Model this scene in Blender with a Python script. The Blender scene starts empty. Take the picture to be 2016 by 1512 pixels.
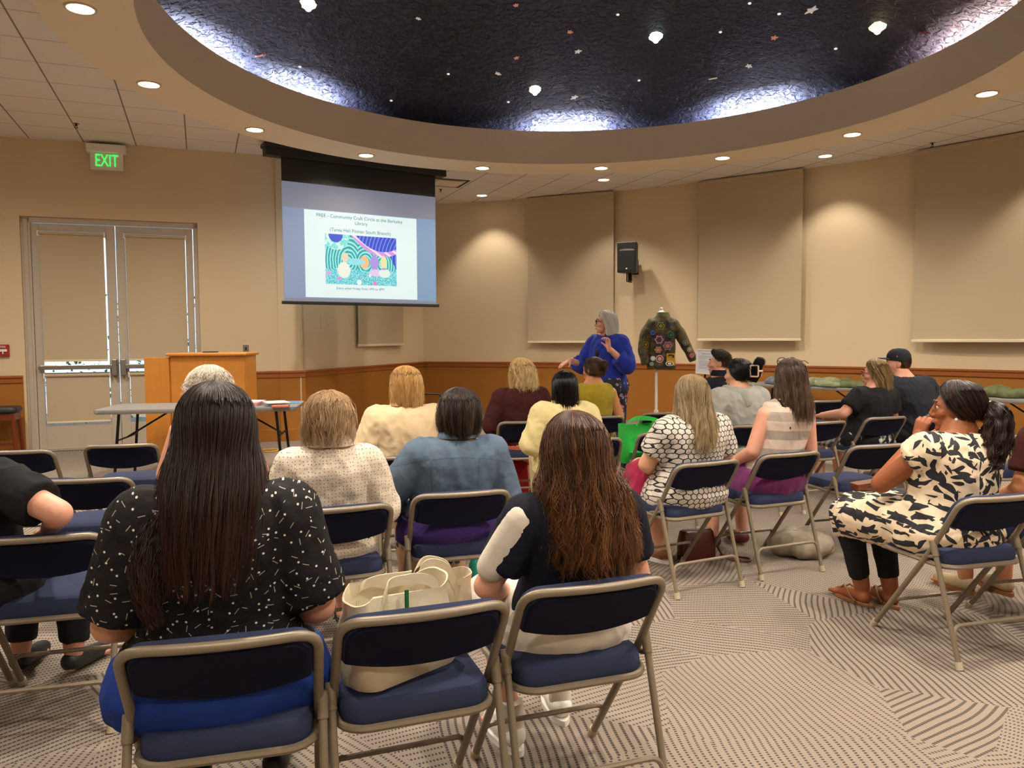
import bpy, bmesh, math, random
import numpy as np
from mathutils import Vector, Matrix, Euler
SC = bpy.context.scene
COL = SC.collection
R = math.radians
random.seed(7)
# ------------------------------------------------------------------ camera, world, exposure
cam_d = bpy.data.cameras.new('camera'); cam = bpy.data.objects.new('camera', cam_d); COL.objects.link(cam)
cam_d.sensor_width = 36.0; cam_d.lens = 36.0 * 1515 / 2016; cam_d.clip_start = 0.05; cam_d.clip_end = 200
cam.location = (0, 0, 1.444)
cam.matrix_world = Matrix.Translation((0, 0, 1.444)) @ Matrix.Rotation(R(90 - 3.44), 4, 'X') @ Matrix.Rotation(R(-0.28), 4, 'Z')
SC.camera = cam
W = bpy.data.worlds.new('world'); SC.world = W; W.use_nodes = True
W.node_tree.nodes['Background'].inputs[0].default_value = (0.55, 0.75, 1.0, 1)
W.node_tree.nodes['Background'].inputs[1].default_value = 2.2
SC.view_settings.view_transform = 'Standard'; SC.view_settings.look = 'None'
SC.view_settings.exposure = 0.0; SC.view_settings.gamma = 1.0; SC.view_settings.use_curve_mapping = False
RING_C = (0.66, 6.89)
WARM = (1.0, 0.89, 0.76)
P_RING, P_WASH, P_TILE, P_COVE = 315, 85, 330, 125
def lamp(name, kind, loc, power, color, rot=(0, 0, 0), **kw):
    d = bpy.data.lights.new(name, kind); d.energy = power; d.color = color
    for k, v in kw.items(): setattr(d, k, v)
    o = bpy.data.objects.new(name, d); COL.objects.link(o); o.location = loc; o.rotation_euler = rot
    return o
RING_LIGHTS = []
for i in range(15):
    a = R(105.3 - 24 * i)
    RING_LIGHTS.append((RING_C[0] + 3.92 * math.cos(a), RING_C[1] + 3.92 * math.sin(a)))
WASH = [(-0.52, 13.86), (1.49, 12.55), (4.42, 10.99), (6.15, 8.9)]
# downlights in the tile ceiling behind and beside the camera light the rest of the hall
TILE = [(-3.2, 1.6), (-0.6, 0.0), (2.4, 0.9), (4.8, 2.2), (-5.3, 4.2), (-5.4, 7.2), (6.4, 5.0), (-3.2, -1.8), (0.8, -2.0), (4.2, -1.6)]
for i, (x, y) in enumerate(RING_LIGHTS):
    lamp('ring_lamp', 'SPOT', (x, y, 3.745), P_RING, WARM, spot_size=R(164), spot_blend=1.0, shadow_soft_size=0.07)
for i, (x, y) in enumerate(WASH):
    dx, dy = x + 5.045, y - 0.156; l = math.hypot(dx, dy)
    o = lamp('wall_wash_lamp', 'SPOT', (x, y, 3.95), P_WASH, WARM, spot_size=R(88), spot_blend=0.6, shadow_soft_size=0.05)
    o.rotation_euler = Vector((dx / l * .20, dy / l * .20, -1)).to_track_quat('-Z', 'Y').to_euler()
for i, (x, y) in enumerate(TILE):
    lamp('ceiling_lamp', 'SPOT', (x, y, 3.95), P_TILE * (.5 if x < 0 and y < 3 else 1.), WARM, spot_size=R(165), spot_blend=1.0, shadow_soft_size=0.08)
# ------------------------------------------------------------------ node helper
class G:
    def __init__(s, name):
        s.m = bpy.data.materials.new(name); s.m.use_nodes = True; s.t = s.m.node_tree
        s.b = s.t.nodes['Principled BSDF']; s.out = s.t.nodes['Material Output']
    def n(s, typ, ins=None, **kw):
        nd = s.t.nodes.new(typ)
        for k, v in kw.items(): setattr(nd, k, v)
        for k, v in (ins or {}).items():
            if isinstance(v, bpy.types.NodeSocket): s.t.links.new(v, nd.inputs[k])
            else: nd.inputs[k].default_value = v
        return nd
    def ma(s, op, a, b=0.0, c=0.0): return s.n('ShaderNodeMath', {0: a, 1: b, 2: c}, operation=op).outputs[0]
    def vm(s, op, a, b=(0, 0, 0)): return s.n('ShaderNodeVectorMath', {0: a, 1: b}, operation=op).outputs[0]
    def co(s, which='Object'): return s.n('ShaderNodeTexCoord').outputs[which]
    def map(s, v, scale=(1, 1, 1), rot=(0, 0, 0), loc=(0, 0, 0)): return s.n('ShaderNodeMapping', {'Vector': v, 'Scale': scale, 'Rotation': rot, 'Location': loc}).outputs[0]
    def mix(s, f, a, b, bt='MIX'):
        nd = s.n('ShaderNodeMix', data_type='RGBA', blend_type=bt)
        for i, v in ((0, f), (6, a), (7, b)):
            if isinstance(v, bpy.types.NodeSocket): s.t.links.new(v, nd.inputs[i])
            else: nd.inputs[i].default_value = (v if i == 0 else (*v, 1) if len(v) == 3 else v)
        return nd.outputs[2]
    def noise(s, v, scale, detail=3, rough=.5): return s.n('ShaderNodeTexNoise', {'Vector': v, 'Scale': scale, 'Detail': detail, 'Roughness': rough}).outputs[0]
    def ramp(s, f, stops, interp='LINEAR'):
        nd = s.n('ShaderNodeValToRGB', {0: f}); nd.color_ramp.interpolation = interp; e = nd.color_ramp.elements
        while len(e) < len(stops): e.new(0.5)
        for q, (p, c) in zip(e, stops): q.position = p; q.color = (*c, 1) if len(c) == 3 else c
        return nd.outputs[0]
    def sep(s, v): nd = s.n('ShaderNodeSeparateXYZ', {0: v}); return nd.outputs
    def comb(s, x, y, z=0.0): return s.n('ShaderNodeCombineXYZ', {0: x, 1: y, 2: z}).outputs[0]
    def set(s, col=None, rough=None, metal=None, bump=None, bs=.3, bd=.01, spec=None, **kw):
        def put(k, v):
            if isinstance(v, bpy.types.NodeSocket): s.t.links.new(v, s.b.inputs[k])
            elif v is not None: s.b.inputs[k].default_value = (*v, 1) if 'Color' in k and len(v) == 3 else v
        put('Base Color', col); put('Roughness', rough); put('Metallic', metal); put('Specular IOR Level', spec)
        for k, v in kw.items(): put(k, v)
        if bump is not None:
            s.t.links.new(s.n('ShaderNodeBump', {'Height': bump, 'Strength': bs, 'Distance': bd}).outputs[0], s.b.inputs['Normal'])
        return s.m
def L(h, k=1.0):  # sRGB hex -> linear
    v = [int(h[i:i + 2], 16) / 255 for i in (0, 2, 4)]
    return tuple(k * (c / 12.92 if c <= .04045 else ((c + .055) / 1.055) ** 2.4) for c in v)
def plain(name, col, rough=.6, metal=0., var=.12, scale=30, bump=.1, bd=.003, spec=.5):
    g = G(name); nz = g.noise(g.co(), scale, 4)
    c = g.mix(nz, tuple(x * (1 - var) for x in col), tuple(min(1, x * (1 + var)) for x in col))
    return g.set(c, rough, metal, bump=nz, bs=bump, bd=bd, spec=spec)
def fabric(name, col, col2=None, rough=.9, fine=400, var=.15, wr=.5):
    g = G(name); co = g.co(); nz = g.noise(co, 9, 4); f = g.noise(co, fine, 2)
    c = g.mix(nz, tuple(x * (1 - var) for x in col), col2 or tuple(min(1, x * (1 + var)) for x in col))
    h = g.ma('ADD', g.ma('MULTIPLY', nz, wr), g.ma('MULTIPLY', f, .08))
    return g.set(c, rough, bump=h, bs=.6, bd=.02, spec=.2, **{'Sheen Weight': .12 if sum(col) > .25 else 0.})
M = {}
# ------------------------------------------------------------------ mesh helper
class MB:
    def __init__(s): s.v = []; s.f = []; s.mi = []; s.cur = 0
    def add(s, vs, fs):
        o = len(s.v); s.v += [tuple(map(float, p)) for p in vs]; s.f += [tuple(o + i for i in f) for f in fs]; s.mi += [s.cur] * len(fs); return s
    def box(s, x0, y0, z0, x1, y1, z1, T=None):
        vs = [(x, y, z) for z in (z0, z1) for y in (y0, y1) for x in (x0, x1)]
        if T: vs = [T(p) for p in vs]
        return s.add(vs, [(0, 2, 3, 1), (4, 5, 7, 6), (0, 1, 5, 4), (2, 6, 7, 3), (1, 3, 7, 5), (0, 4, 6, 2)])
    def tube(s, pts, r, n=10, caps=True, closed=False):
        P = [Vector(p) for p in pts]; m = len(P); rr = r if isinstance(r, (list, tuple)) else [r] * m
        tang = []
        for i in range(m):
            a = P[(i - 1) % m] if (i or closed) else P[i]; b = P[(i + 1) % m] if (i < m - 1 or closed) else P[i]
            tang.append((b - a).normalized())
        up = Vector((0, 0, 1)) if abs(tang[0].z) < .9 else Vector((0, 1, 0))
        u = tang[0].cross(up).normalized(); vs = []
        for i in range(m):
            u = (u - tang[i] * u.dot(tang[i])).normalized(); w = tang[i].cross(u)
            vs += [P[i] + (u * math.cos(2 * math.pi * k / n) + w * math.sin(2 * math.pi * k / n)) * rr[i] for k in range(n)]
        fs = []
        for i in range(m if closed else m - 1):
            j = (i + 1) % m
            fs += [(i * n + k, i * n + (k + 1) % n, j * n + (k + 1) % n, j * n + k) for k in range(n)]
        if caps and not closed: fs += [tuple(range(n))[::-1], tuple((m - 1) * n + k for k in range(n))]
        return s.add(vs, fs)
    def ell(s, c, r, rot=None, nu=16, nv=10):
        m = Euler(rot).to_matrix() if rot else None; vs = []
        for j in range(1, nv):
            t = math.pi * j / nv
            for i in range(nu):
                a = 2 * math.pi * i / nu; vs.append(Vector((r[0] * math.sin(t) * math.cos(a), r[1] * math.sin(t) * math.sin(a), r[2] * math.cos(t))))
        vs += [Vector((0, 0, r[2])), Vector((0, 0, -r[2]))]
        if m: vs = [m @ v for v in vs]
        vs = [v + Vector(c) for v in vs]; b = (nv - 1) * nu; fs = []
        for j in range(nv - 2):
            for i in range(nu): fs.append((j * nu + i, (j + 1) * nu + i, (j + 1) * nu + (i + 1) % nu, j * nu + (i + 1) % nu))
        for i in range(nu): fs += [(b, i, (i + 1) % nu), (b + 1, (nv - 2) * nu + (i + 1) % nu, (nv - 2) * nu + i)]
        return s.add(vs, fs)
    def loft(s, rings, caps=True):
        n = len(rings[0]); vs = [p for r in rings for p in r]; fs = []
        for i in range(len(rings) - 1):
            fs += [(i * n + k, i * n + (k + 1) % n, (i + 1) * n + (k + 1) % n, (i + 1) * n + k) for k in range(n)]
        if caps: fs += [tuple(range(n))[::-1], tuple((len(rings) - 1) * n + k for k in range(n))]
        return s.add(vs, fs)
    def prism(s, poly, z0, z1, T=None):
        a = [(x, y, z0) for x, y in poly]; b = [(x, y, z1) for x, y in poly]
        if T: a = [T(p) for p in a]; b = [T(p) for p in b]
        return s.loft([a, b])
    def mesh(s, name):
        me = bpy.data.meshes.new(name); me.from_pydata(s.v, [], s.f)
        if any(s.mi): me.polygons.foreach_set('material_index', s.mi)
        return me
    def build(s, name, mat, parent=None, smooth=True, bevel=0., recalc=True):
        me = s.mesh(name)
        if recalc:
            b = bmesh.new(); b.from_mesh(me); bmesh.ops.recalc_face_normals(b, faces=b.faces); b.to_mesh(me); b.free()
        for m in (mat if isinstance(mat, list) else [mat]): me.materials.append(m)
        o = bpy.data.objects.new(name, me); COL.objects.link(o)
        if parent: o.parent = parent
        if smooth:
            me.shade_smooth()
            try: me.set_sharp_from_angle(angle=R(38))
            except Exception: pass
        if bevel:
            md = o.modifiers.new('bevel', 'BEVEL'); md.width = bevel; md.segments = 2; md.limit_method = 'ANGLE'
        return o
def tag(o, label=None, cat=None, group=None, kind=None):
    for k, v in (('label', label), ('category', cat), ('group', group), ('kind', kind)):
        if v: o[k] = v
    return o
def thing(name, label, cat, loc=(0, 0, 0), rz=0., group=None):
    o = bpy.data.objects.new(name, None); COL.objects.link(o); o.location = loc; o.rotation_euler = (0, 0, rz); o.empty_display_size = .1
    return tag(o, label, cat, group)
def struct(o): o['kind'] = 'structure'; return o
def copy_tree(o, parent=None):
    c = o.copy(); COL.objects.link(c); c.parent = parent
    for ch in list(o.children): copy_tree(ch, c)
    return c
def rnd_poly(pts, r, seg=5):  # fillet the corners of a 3D polyline
    P = [Vector(p) for p in pts]; out = [P[0]]
    for i in range(1, len(P) - 1):
        a, b, c = P[i - 1], P[i], P[i + 1]; rr = min(r, (a - b).length * .49, (c - b).length * .49)
        p, q = b + (a - b).normalized() * rr, b + (c - b).normalized() * rr
        for k in range(seg + 1):
            t = k / seg; out.append(p * (1 - t) ** 2 + b * 2 * t * (1 - t) + q * t * t)
    return out + [P[-1]]
def rrect(w, d, r, seg=5, cx=0, cy=0):
    o = []
    for sx, sy, a0 in ((1, 1, 0), (-1, 1, 90), (-1, -1, 180), (1, -1, 270)):
        for k in range(seg + 1):
            a = R(a0 + 90 * k / seg); o.append((cx + sx * (w / 2 - r) + r * math.cos(a), cy + sy * (d / 2 - r) + r * math.sin(a)))
    return o
def pad(poly, levels, T=None, cap_rise=0.):  # rounded cushion: levels = [(scale, z)]
    mb = MB(); cx = sum(p[0] for p in poly) / len(poly); cy = sum(p[1] for p in poly) / len(poly); rings = []
    for sc, z in levels: rings.append([(cx + (x - cx) * sc, cy + (y - cy) * sc, z) for x, y in poly])
    if T: rings = [[T(p) for p in r] for r in rings]
    mb.loft(rings, caps=False)
    for r, flip in ((rings[0], True), (rings[-1], False)):
        n = len(r); c = Vector((0, 0, 0))
        for p in r: c += Vector(p)
        mb.add(list(r) + [c / n], [(i, (i + 1) % n, n) for i in range(n)])
    return mb
def noisef(P, freq, seed=0, n=6):  # cheap smooth noise from warped plane waves, numpy
    rs = np.random.RandomState(seed); out = np.zeros(len(P)); Q = P * freq
    Q = Q + .35 * np.sin(Q[:, [1, 2, 0]] * 1.7 + rs.rand(3) * 6)
    for i in range(n):
        d = rs.normal(size=3); d /= np.linalg.norm(d) + 1e-9
        out += np.sin(Q @ d * (1 + i * .35) + rs.rand() * 6.28)
    return out / n
def text(body, size, mat, parent, loc, rot, name='lettering', align='CENTER', extr=.001, sx=1.):
    c = bpy.data.curves.new(name, 'FONT'); c.body = body; c.size = size; c.align_x = align; c.align_y = 'CENTER'; c.extrude = extr
    t = bpy.data.objects.new(name + '_curve', c); COL.objects.link(t)
    me = bpy.data.meshes.new_from_object(t.evaluated_get(bpy.context.evaluated_depsgraph_get())); bpy.data.objects.remove(t)
    me.materials.clear(); me.materials.append(mat); me.name = name
    o = bpy.data.objects.new(name, me); COL.objects.link(o); o.location = loc; o.rotation_euler = rot; o.scale = (sx, 1, 1)
    o.parent = parent
    return o
# ------------------------------------------------------------------ materials
def mats():
    g = G('wall_paint'); co = g.co(); nz = g.noise(co, 120, 3); big = g.noise(co, .8, 2)
    M['wall'] = g.set(g.mix(big, L('D2BC98'), L('DAC6A4')), .75, bump=nz, bs=.12, bd=.004)
    M['wains'] = plain('ochre_wainscot', L('A0661C'), .65, var=.06, scale=40)
    g = G('cherry_wood'); co = g.map(g.co(), (2, 2, 30)); w = g.noise(co, 3, 5)
    M['rail'] = g.set(g.mix(w, L('8A4A1C'), L('A9622B')), .4, bump=w, bs=.05)
    g = G('lectern_wood'); co = g.map(g.co(), (30, 30, 2)); w = g.noise(co, 1.2, 5)
    M['maple'] = g.set(g.mix(w, L('C27A2E'), L('D08C3C')), .38, bump=w, bs=.04)
    M['soffit'] = plain('soffit_paint', L('E8D7BA'), .8, var=.03, scale=60)
    g = G('ceiling_tile'); co = g.map(g.co(), rot=(0, 0, R(-22))); s = g.sep(co)
    def line(v, off, wd):
        f = g.ma('FRACT', g.ma('DIVIDE', g.ma('ADD', v, off), .61)); d = g.ma('ABSOLUTE', g.ma('SUBTRACT', f, .5)); return g.ma('GREATER_THAN', d, .5 - wd)
    gx = line(s[0], .10, .013); gy = line(s[1], .25, .007); m = g.ma('MAXIMUM', gx, gy); sp = g.noise(g.co(), 220, 2)
    c = g.mix(g.ma('MULTIPLY', g.ma('GREATER_THAN', sp, .62), .15), L('E6DFD8'), L('9C9288'))
    M['tile'] = g.set(g.mix(g.ma('MULTIPLY', m, .8), c, L('5A4C3E')), .9, bump=g.ma('SUBTRACT', 1., m), bs=.4, bd=.01)
    g = G('carpet'); co = g.co(); vor = g.n('ShaderNodeTexVoronoi', {'Vector': g.map(co, (1, 1, 0)), 'Scale': 1.35, 'Randomness': .9}); cell = g.sep(vor.outputs['Color'])
    warp = g.n('ShaderNodeTexNoise', {'Vector': co, 'Scale': 1.3, 'Detail': 1.}).outputs[1]
    pw = g.vm('ADD', co, g.vm('MULTIPLY', g.vm('SUBTRACT', warp, (.5, .5, .5)), (.16, .16, 0)))
    rot = g.n('ShaderNodeVectorRotate', {'Vector': pw, 'Angle': g.ma('MULTIPLY', cell[0], 6.2832)}, rotation_type='Z_AXIS').outputs[0]
    s = g.sep(rot); rows = g.ma('DIVIDE', s[1], .030); ri = g.ma('FLOOR', rows); fx = g.ma('FRACT', g.ma('ADD', g.ma('DIVIDE', s[0], .0140), g.ma('MULTIPLY', ri, .5))); fy = g.ma('FRACT', rows)
    dx = g.ma('ABSOLUTE', g.ma('SUBTRACT', fx, .5)); dy = g.ma('ABSOLUTE', g.ma('SUBTRACT', fy, .5))
    dash = g.ma('ADD', .27, g.ma('MULTIPLY', g.ma('GREATER_THAN', cell[1], .6), .14))
    dot = g.ma('MULTIPLY', g.ma('LESS_THAN', dx, dash), g.ma('LESS_THAN', dy, .17))
    fz = g.noise(co, 300, 3, .8); big = g.noise(co, 1.1, 3); base = g.mix(fz, L('746A60'), L('B8AC9C')); base = g.mix(g.ma('MULTIPLY', big, .3), base, L('8E7466'))
    M['carpet'] = g.set(g.mix(g.ma('MULTIPLY', dot, .78), base, L('2A2029')), .95, bump=g.ma('SUBTRACT', fz, dot), bs=.7, bd=.006, spec=.1)
    g = G('night_sky_plaster'); co = g.co(); n1 = g.n('ShaderNodeTexNoise', {'Vector': co, 'Scale': 15., 'Detail': 5., 'Distortion': .6}).outputs[0]
    h = g.ramp(n1, [(.42, (0, 0, 0)), (.56, (1, 1, 1))])
    M['dome'] = g.set(g.mix(g.noise(co, 4, 3), (.018, .018, .032), (.05, .05, .075)), .55, bump=h, bs=1., bd=.05, spec=.4)
    g = G('blind_fabric'); nz = g.noise(g.co(), 500, 2); M['blind'] = g.set(g.mix(nz, L('B5A386'), L('C4B294')), .85, bump=nz, bs=.1)
    M['blind_bar'] = plain('cream_bar', L('E0D2B4'), .5, var=.04)
    M['door'] = plain('door_paint', L('B9AC9A'), .5, var=.04)
    M['steel'] = plain('brushed_steel', L('9C968C'), .35, .8, var=.08, scale=80)
    M['frame'] = plain('taupe_tube', L('857864'), .38, .2, var=.08, scale=60, bump=.05)
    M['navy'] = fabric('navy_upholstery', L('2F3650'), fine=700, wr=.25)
    M['navyback_shaded'] = fabric('navy_back_panel', L('12152A'), fine=700, wr=.2)  # darker than the seat navy: shade on the chair backs painted into the colour
    M['foot'] = plain('rubber_foot', L('B5A78C'), .6)
    M['black'] = plain('black_plastic', (.012, .012, .014), .45, var=.2)
    M['blackmetal'] = plain('black_metal', (.015, .015, .017), .35, .6)
    M['white'] = plain('white_paint', L('E8E4DC'), .5, var=.03)
    M['grey'] = plain('table_laminate', L('85837E'), .5, var=.08, scale=60)
    g = G('lamp_lens'); g.set((.9, .85, .7), .5, **{'Emission Color': (1, .9, .72, 1), 'Emission Strength': 14.}); M['lens'] = g.m
    M['trimring'] = plain('lamp_trim', L('CDBB9C'), .4)
mats()
# ------------------------------------------------------------------ room shell
def ring_pts(r, z, n=96, c=RING_C): return [(c[0] + r * math.cos(2 * math.pi * k / n), c[1] + r * math.sin(2 * math.pi * k / n), z) for k in range(n)]
ZC, ZS = 3.98, 3.76
def room():
    mb = MB(); mb.box(-9, -5, -.1, 10, 17, 0); struct(mb.build('floor', M['carpet'], smooth=False))
    n = 96; mb = MB(); outer = []
    for k in range(n):
        a = 2 * math.pi * k / n; dx, dy = math.cos(a), math.sin(a)
        t = min(((10 - RING_C[0]) / dx if dx > 1e-6 else (-9 - RING_C[0]) / dx if dx < -1e-6 else 99), ((17 - RING_C[1]) / dy if dy > 1e-6 else (-5 - RING_C[1]) / dy if dy < -1e-6 else 99))
        outer.append((RING_C[0] + dx * t, RING_C[1] + dy * t, ZC))
    up = [(x, y, ZC + .08) for x, y, z in outer]
    mb.loft([ring_pts(4.2, ZC), outer, up, ring_pts(4.2, ZC + .08)], caps=False)
    struct(mb.build('ceiling', M['tile'], smooth=False, recalc=False))
    mb = MB(); mb.loft([ring_pts(4.2, ZC + .1), ring_pts(4.2, ZS), ring_pts(3.56, ZS), ring_pts(3.56, 4.19), ring_pts(3.72, 4.19), ring_pts(3.72, 4.05), ring_pts(4.15, 4.05), ring_pts(4.25, ZC + .1)], caps=False)
    struct(mb.build('ceiling_ring_soffit', M['soffit']))
    mb = MB(); rings = [ring_pts(4.2, 4.0), ring_pts(4.1, 4.2)]
    for k in range(15):
        r = 4.0 * math.cos(R(90 * k / 14)); rings.append(ring_pts(max(r, .02), 4.28 + .8 * (1 - (r / 4) ** 2)))
    mb.loft(rings, caps=False); struct(mb.build('ceiling_dome', M['dome']))
    # wall with the doors
    A0 = Vector((-6.36, 9.75)); u = Vector((2.99, 1.05)).normalized(); nrm = Vector((u.y, -u.x)); ang = math.atan2(u.y, u.x)
    def TA(p): q = A0 + u * p[0] - nrm * p[1]; return (q.x, q.y, p[2])   # local x along, y into the wall, z up
    mb = MB(); z1 = 4.1
    for a in ((-3.2, 0, 0, .17, .2, z1), (.17, 0, 3.01, 2.25, .2, z1), (2.25, 0, 0, 3.27, .2, z1), (3.27, -.02, 0, 3.61, .35, z1)): mb.box(*a, T=TA)
    mb.box(3.59, -.02, 0, 3.61, .4, z1, T=TA)
    struct(mb.build('wall_left', M['wall'], smooth=False))
    def wains(f, x0, x1, y, name, off=0.):
        mb = MB(); mb.box(x0, y - .02, .17, x1, y + .01, .90, T=f); struct(mb.build(name + '_panel', M['wains'], smooth=False))
        mb = MB(); mb.box(x0, y - .035, .90, x1, y + .01, .985, T=f); mb.box(x0, y - .05, .965, x1, y + .01, .995, T=f); struct(mb.build(name + '_rail', M['rail'], smooth=False, bevel=.004))
        mb = MB(); mb.box(x0, y - .03, 0, x1, y + .01, .17, T=f); struct(mb.build('baseboard_' + name[5:], M['wains'], smooth=False, bevel=.004))
    wains(TA, -3.2, .14, 0, 'trim_1'); wains(TA, 2.28, 3.27, 0, 'trim_2'); wains(TA, 3.27, 3.62, -.02, 'trim_3')
    # recessed wall with the small blind
    B0 = Vector((-2.97, 10.93)); B1 = Vector((-1.70, 14.86)); ub = (B1 - B0).normalized(); nb = Vector((ub.y, -ub.x)); lb = (B1 - B0).length
    def TB(p): q = B0 + ub * p[0] - nb * p[1]; return (q.x, q.y, p[2])
    mb = MB(); mb.box(-.05, 0, 0, lb + .1, .2, z1, T=TB); struct(mb.build('wall_back', M['wall'], smooth=False)); wains(TB, 0, lb, 0, 'trim_4')
    # curved wall
    CC = Vector((-5.045, .156)); RR = 15.07
    def CW(r, a, z): return (CC.x + r * math.cos(R(a)), CC.y + r * math.sin(R(a)), z)
    def arc(name, r0, r1, z0, z1, mat, a0=77.3, a1=14.0):
        n = 72; rings = []
        for k in range(n + 1):
            a = a0 + (a1 - a0) * k / n; rings.append([CW(r0, a, z0), CW(r0, a, z1), CW(r1, a, z1), CW(r1, a, z0)])
        mb = MB(); mb.loft(rings); struct(mb.build(name, mat))
    arc('wall_right', RR, RR + .2, 0, z1, M['wall']); arc('trim_5_panel', RR - .02, RR, .17, .90, M['wains']); arc('trim_5_rail', RR - .04, RR, .90, .985, M['rail'])
    arc('trim_5_cap', RR - .055, RR, .97, .995, M['rail']); arc('baseboard_right', RR - .035, RR, 0, .17, M['wains'])
    # side and rear walls that close the hall
    mb = MB(); mb.box(-9.0, -4.2, 0, -8.8, 9.5, z1); struct(mb.build('wall_far_left', M['wall'], smooth=False))
    mb = MB(); mb.box(-9, -4.4, 0, 10, -4.2, z1); struct(mb.build('wall_rear', M['wall'], smooth=False))
    mb = MB(); mb.box(9.55, -4.4, 0, 9.75, 4.2, z1); struct(mb.build('wall_far_right', M['wall'], smooth=False))
    return TA, TB, CW, ang, math.atan2(ub.y, ub.x)
TA, TB, CW, ANG_A, ANG_B = room()
CC = Vector((-5.045, .156))
# downlights
def downlight():
    t = thing('recessed_downlight', '', 'ceiling light')
    mb = MB(); n = 24
    def rg(r, z): return [(r * math.cos(2 * math.pi * k / n), r * math.sin(2 * math.pi * k / n), z) for k in range(n)]
    mb.loft([rg(.108, .0), rg(.104, -.012), rg(.088, -.012), rg(.088, .0)], caps=False); mb.build('trim_ring', M['trimring'], t)
    mb = MB(); mb.loft([rg(.09, -.004), rg(.06, -.009), rg(.001, -.010)], caps=False); mb.build('lens', M['lens'], t)
    return t
dl = None
ring_names = {}
order = ['ring downlight above the projection screen', 'ring downlight just right of the projection screen', 'ring downlight above the left window blind',
         'ring downlight above the middle window blind', 'ring downlight above the right window blind', 'rightmost of the ring downlights, near the right picture edge',
         'largest ring downlight, at the top left corner', 'ring downlight nearest the dome edge on the left, second from the corner', 'ring downlight above and left of the projection screen, third from the corner']
vis = [((-3.0, 5.52), 'white round downlight in the ring soffit, at the top left corner of the photo'),
       ((-3.28, 7.13), 'white round downlight in the ring soffit, second from the top left corner'),
       ((-2.83, 8.66), 'white round downlight in the ring soffit, between exit sign and projection screen'),
       ((-1.83, 9.88), 'white round downlight in the blue-lit soffit just above the projection screen'),
       ((-.39, 10.64), 'white round ring downlight right of the screen, above a smaller ceiling light'),
       ((1.23, 10.68), 'white round downlight in the ring soffit, above the left large window blind'),
       ((2.74, 10.12), 'white round downlight in the ring soffit, above the middle window blind'),
       ((3.92, 8.99), 'white round downlight in the ring soffit, above the gap beside the right blind'),
       ((4.56, 7.52), 'white round downlight in the ring soffit, rightmost and highest on the right')]
for (x, y), lb in vis:
    if dl is None: dl = downlight(); d = dl
    else: d = copy_tree(dl)
    d.location = (x, y, ZS - .001); d['label'] = lb; d['category'] = 'ceiling light'; d['group'] = 'downlights around the ring soffit'
for (x, y), lb in zip(WASH[:3], ['small round downlight in the tiled ceiling nearest the ceiling vent', 'small round downlight in the tiled ceiling above the black wall speaker', 'small round downlight in the tiled ceiling between middle and right window blinds']):
    d = copy_tree(dl); d.location = (x, y, ZC - .001); d['label'] = lb; d['group'] = 'downlights in the tiled ceiling'
for a, k in ((163, 1.3), (143, 1.0), (88, 1.2), (52, 1.2), (10, .9), (200, 1), (240, .6), (290, .6), (330, .6)):
    x, y = RING_C[0] + 3.86 * math.cos(R(a)), RING_C[1] + 3.86 * math.sin(R(a))
    o = lamp('cove_lamp', 'AREA', (x, y, 4.10), P_COVE * k, (.62, .70, 1.0) if a != 10 else (1, .75, .72), shape='RECTANGLE', size=.95, size_y=.05)
    o.rotation_euler = (Matrix.Rotation(R(a - 90), 3, 'Z') @ Matrix.Rotation(R(180 - 44), 3, 'X')).to_euler()
# ------------------------------------------------------------------ stars and crystal lights on the dome
def star_shape(n=5, r=.045, k=.45):
    return [((r if i % 2 == 0 else r * k) * math.cos(math.pi * i / n + .3), (r if i % 2 == 0 else r * k) * math.sin(math.pi * i / n + .3)) for i in range(2 * n)]
M['star_w'] = plain('silver_star', L('E8E6DA'), .4, var=.02); M['star_o'] = plain('copper_star', L('C8744E'), .4, var=.02); M['star_r'] = plain('dark_red_star', L('6A2A20'), .4, var=.02)
for k in ('star_w', 'star_o'):
    b = M[k].node_tree.nodes['Principled BSDF']; b.inputs['Emission Color'].default_value = (1, .9, .8, 1) if k == 'star_w' else (.9, .4, .25, 1); b.inputs['Emission Strength'].default_value = .25
def dome_z(x, y): return 4.28 + .8 * (1 - ((x - RING_C[0]) ** 2 + (y - RING_C[1]) ** 2) / 16)
STARS = [(-2.63, 8.28, 'o', 1.3, 'lone copper star on the bright left edge of the dome'), (-.97, 8.35, 'w', .7, 'small silver star high on the dome, left of the middle'),
         (-.15, 9.59, 'w', .9, 'silver star on the dome just left of the crystal light nearest the rim'), (.07, 9.31, 'o', .8, 'copper star above the crystal light nearest the rim'),
         (.67, 8.85, 'o', .8, 'copper star on the dome between the two middle crystal lights'), (.79, 9.22, 'w', 1., 'silver star below and left of the white crystal light'),
         (.82, 10.12, 'w', 1.2, 'bright silver star right of the crystal light nearest the rim'), (2.44, 9.5, 'w', 1.2, 'silver star on the dome above the second bright cove patch'),
         (2.77, 9.14, 'w', .9, 'silver star right of and above the one over the second bright cove patch'), (2.86, 8.55, 'o', .9, 'pale copper star in the dark middle right of the dome'),
         (3.03, 7.95, 'w', 1.6, 'largest silver star, near the top edge left of the yellow crystal light'), (4.08, 7.78, 'r', 1.4, 'dull red star right of the yellow crystal light'),
         (-1.07, 9.45, 'r', .9, 'dull red star on the left middle of the dome'), (.06, 8.32, 'o', .7, 'faint copper star at the top edge of the photo')]
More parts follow.
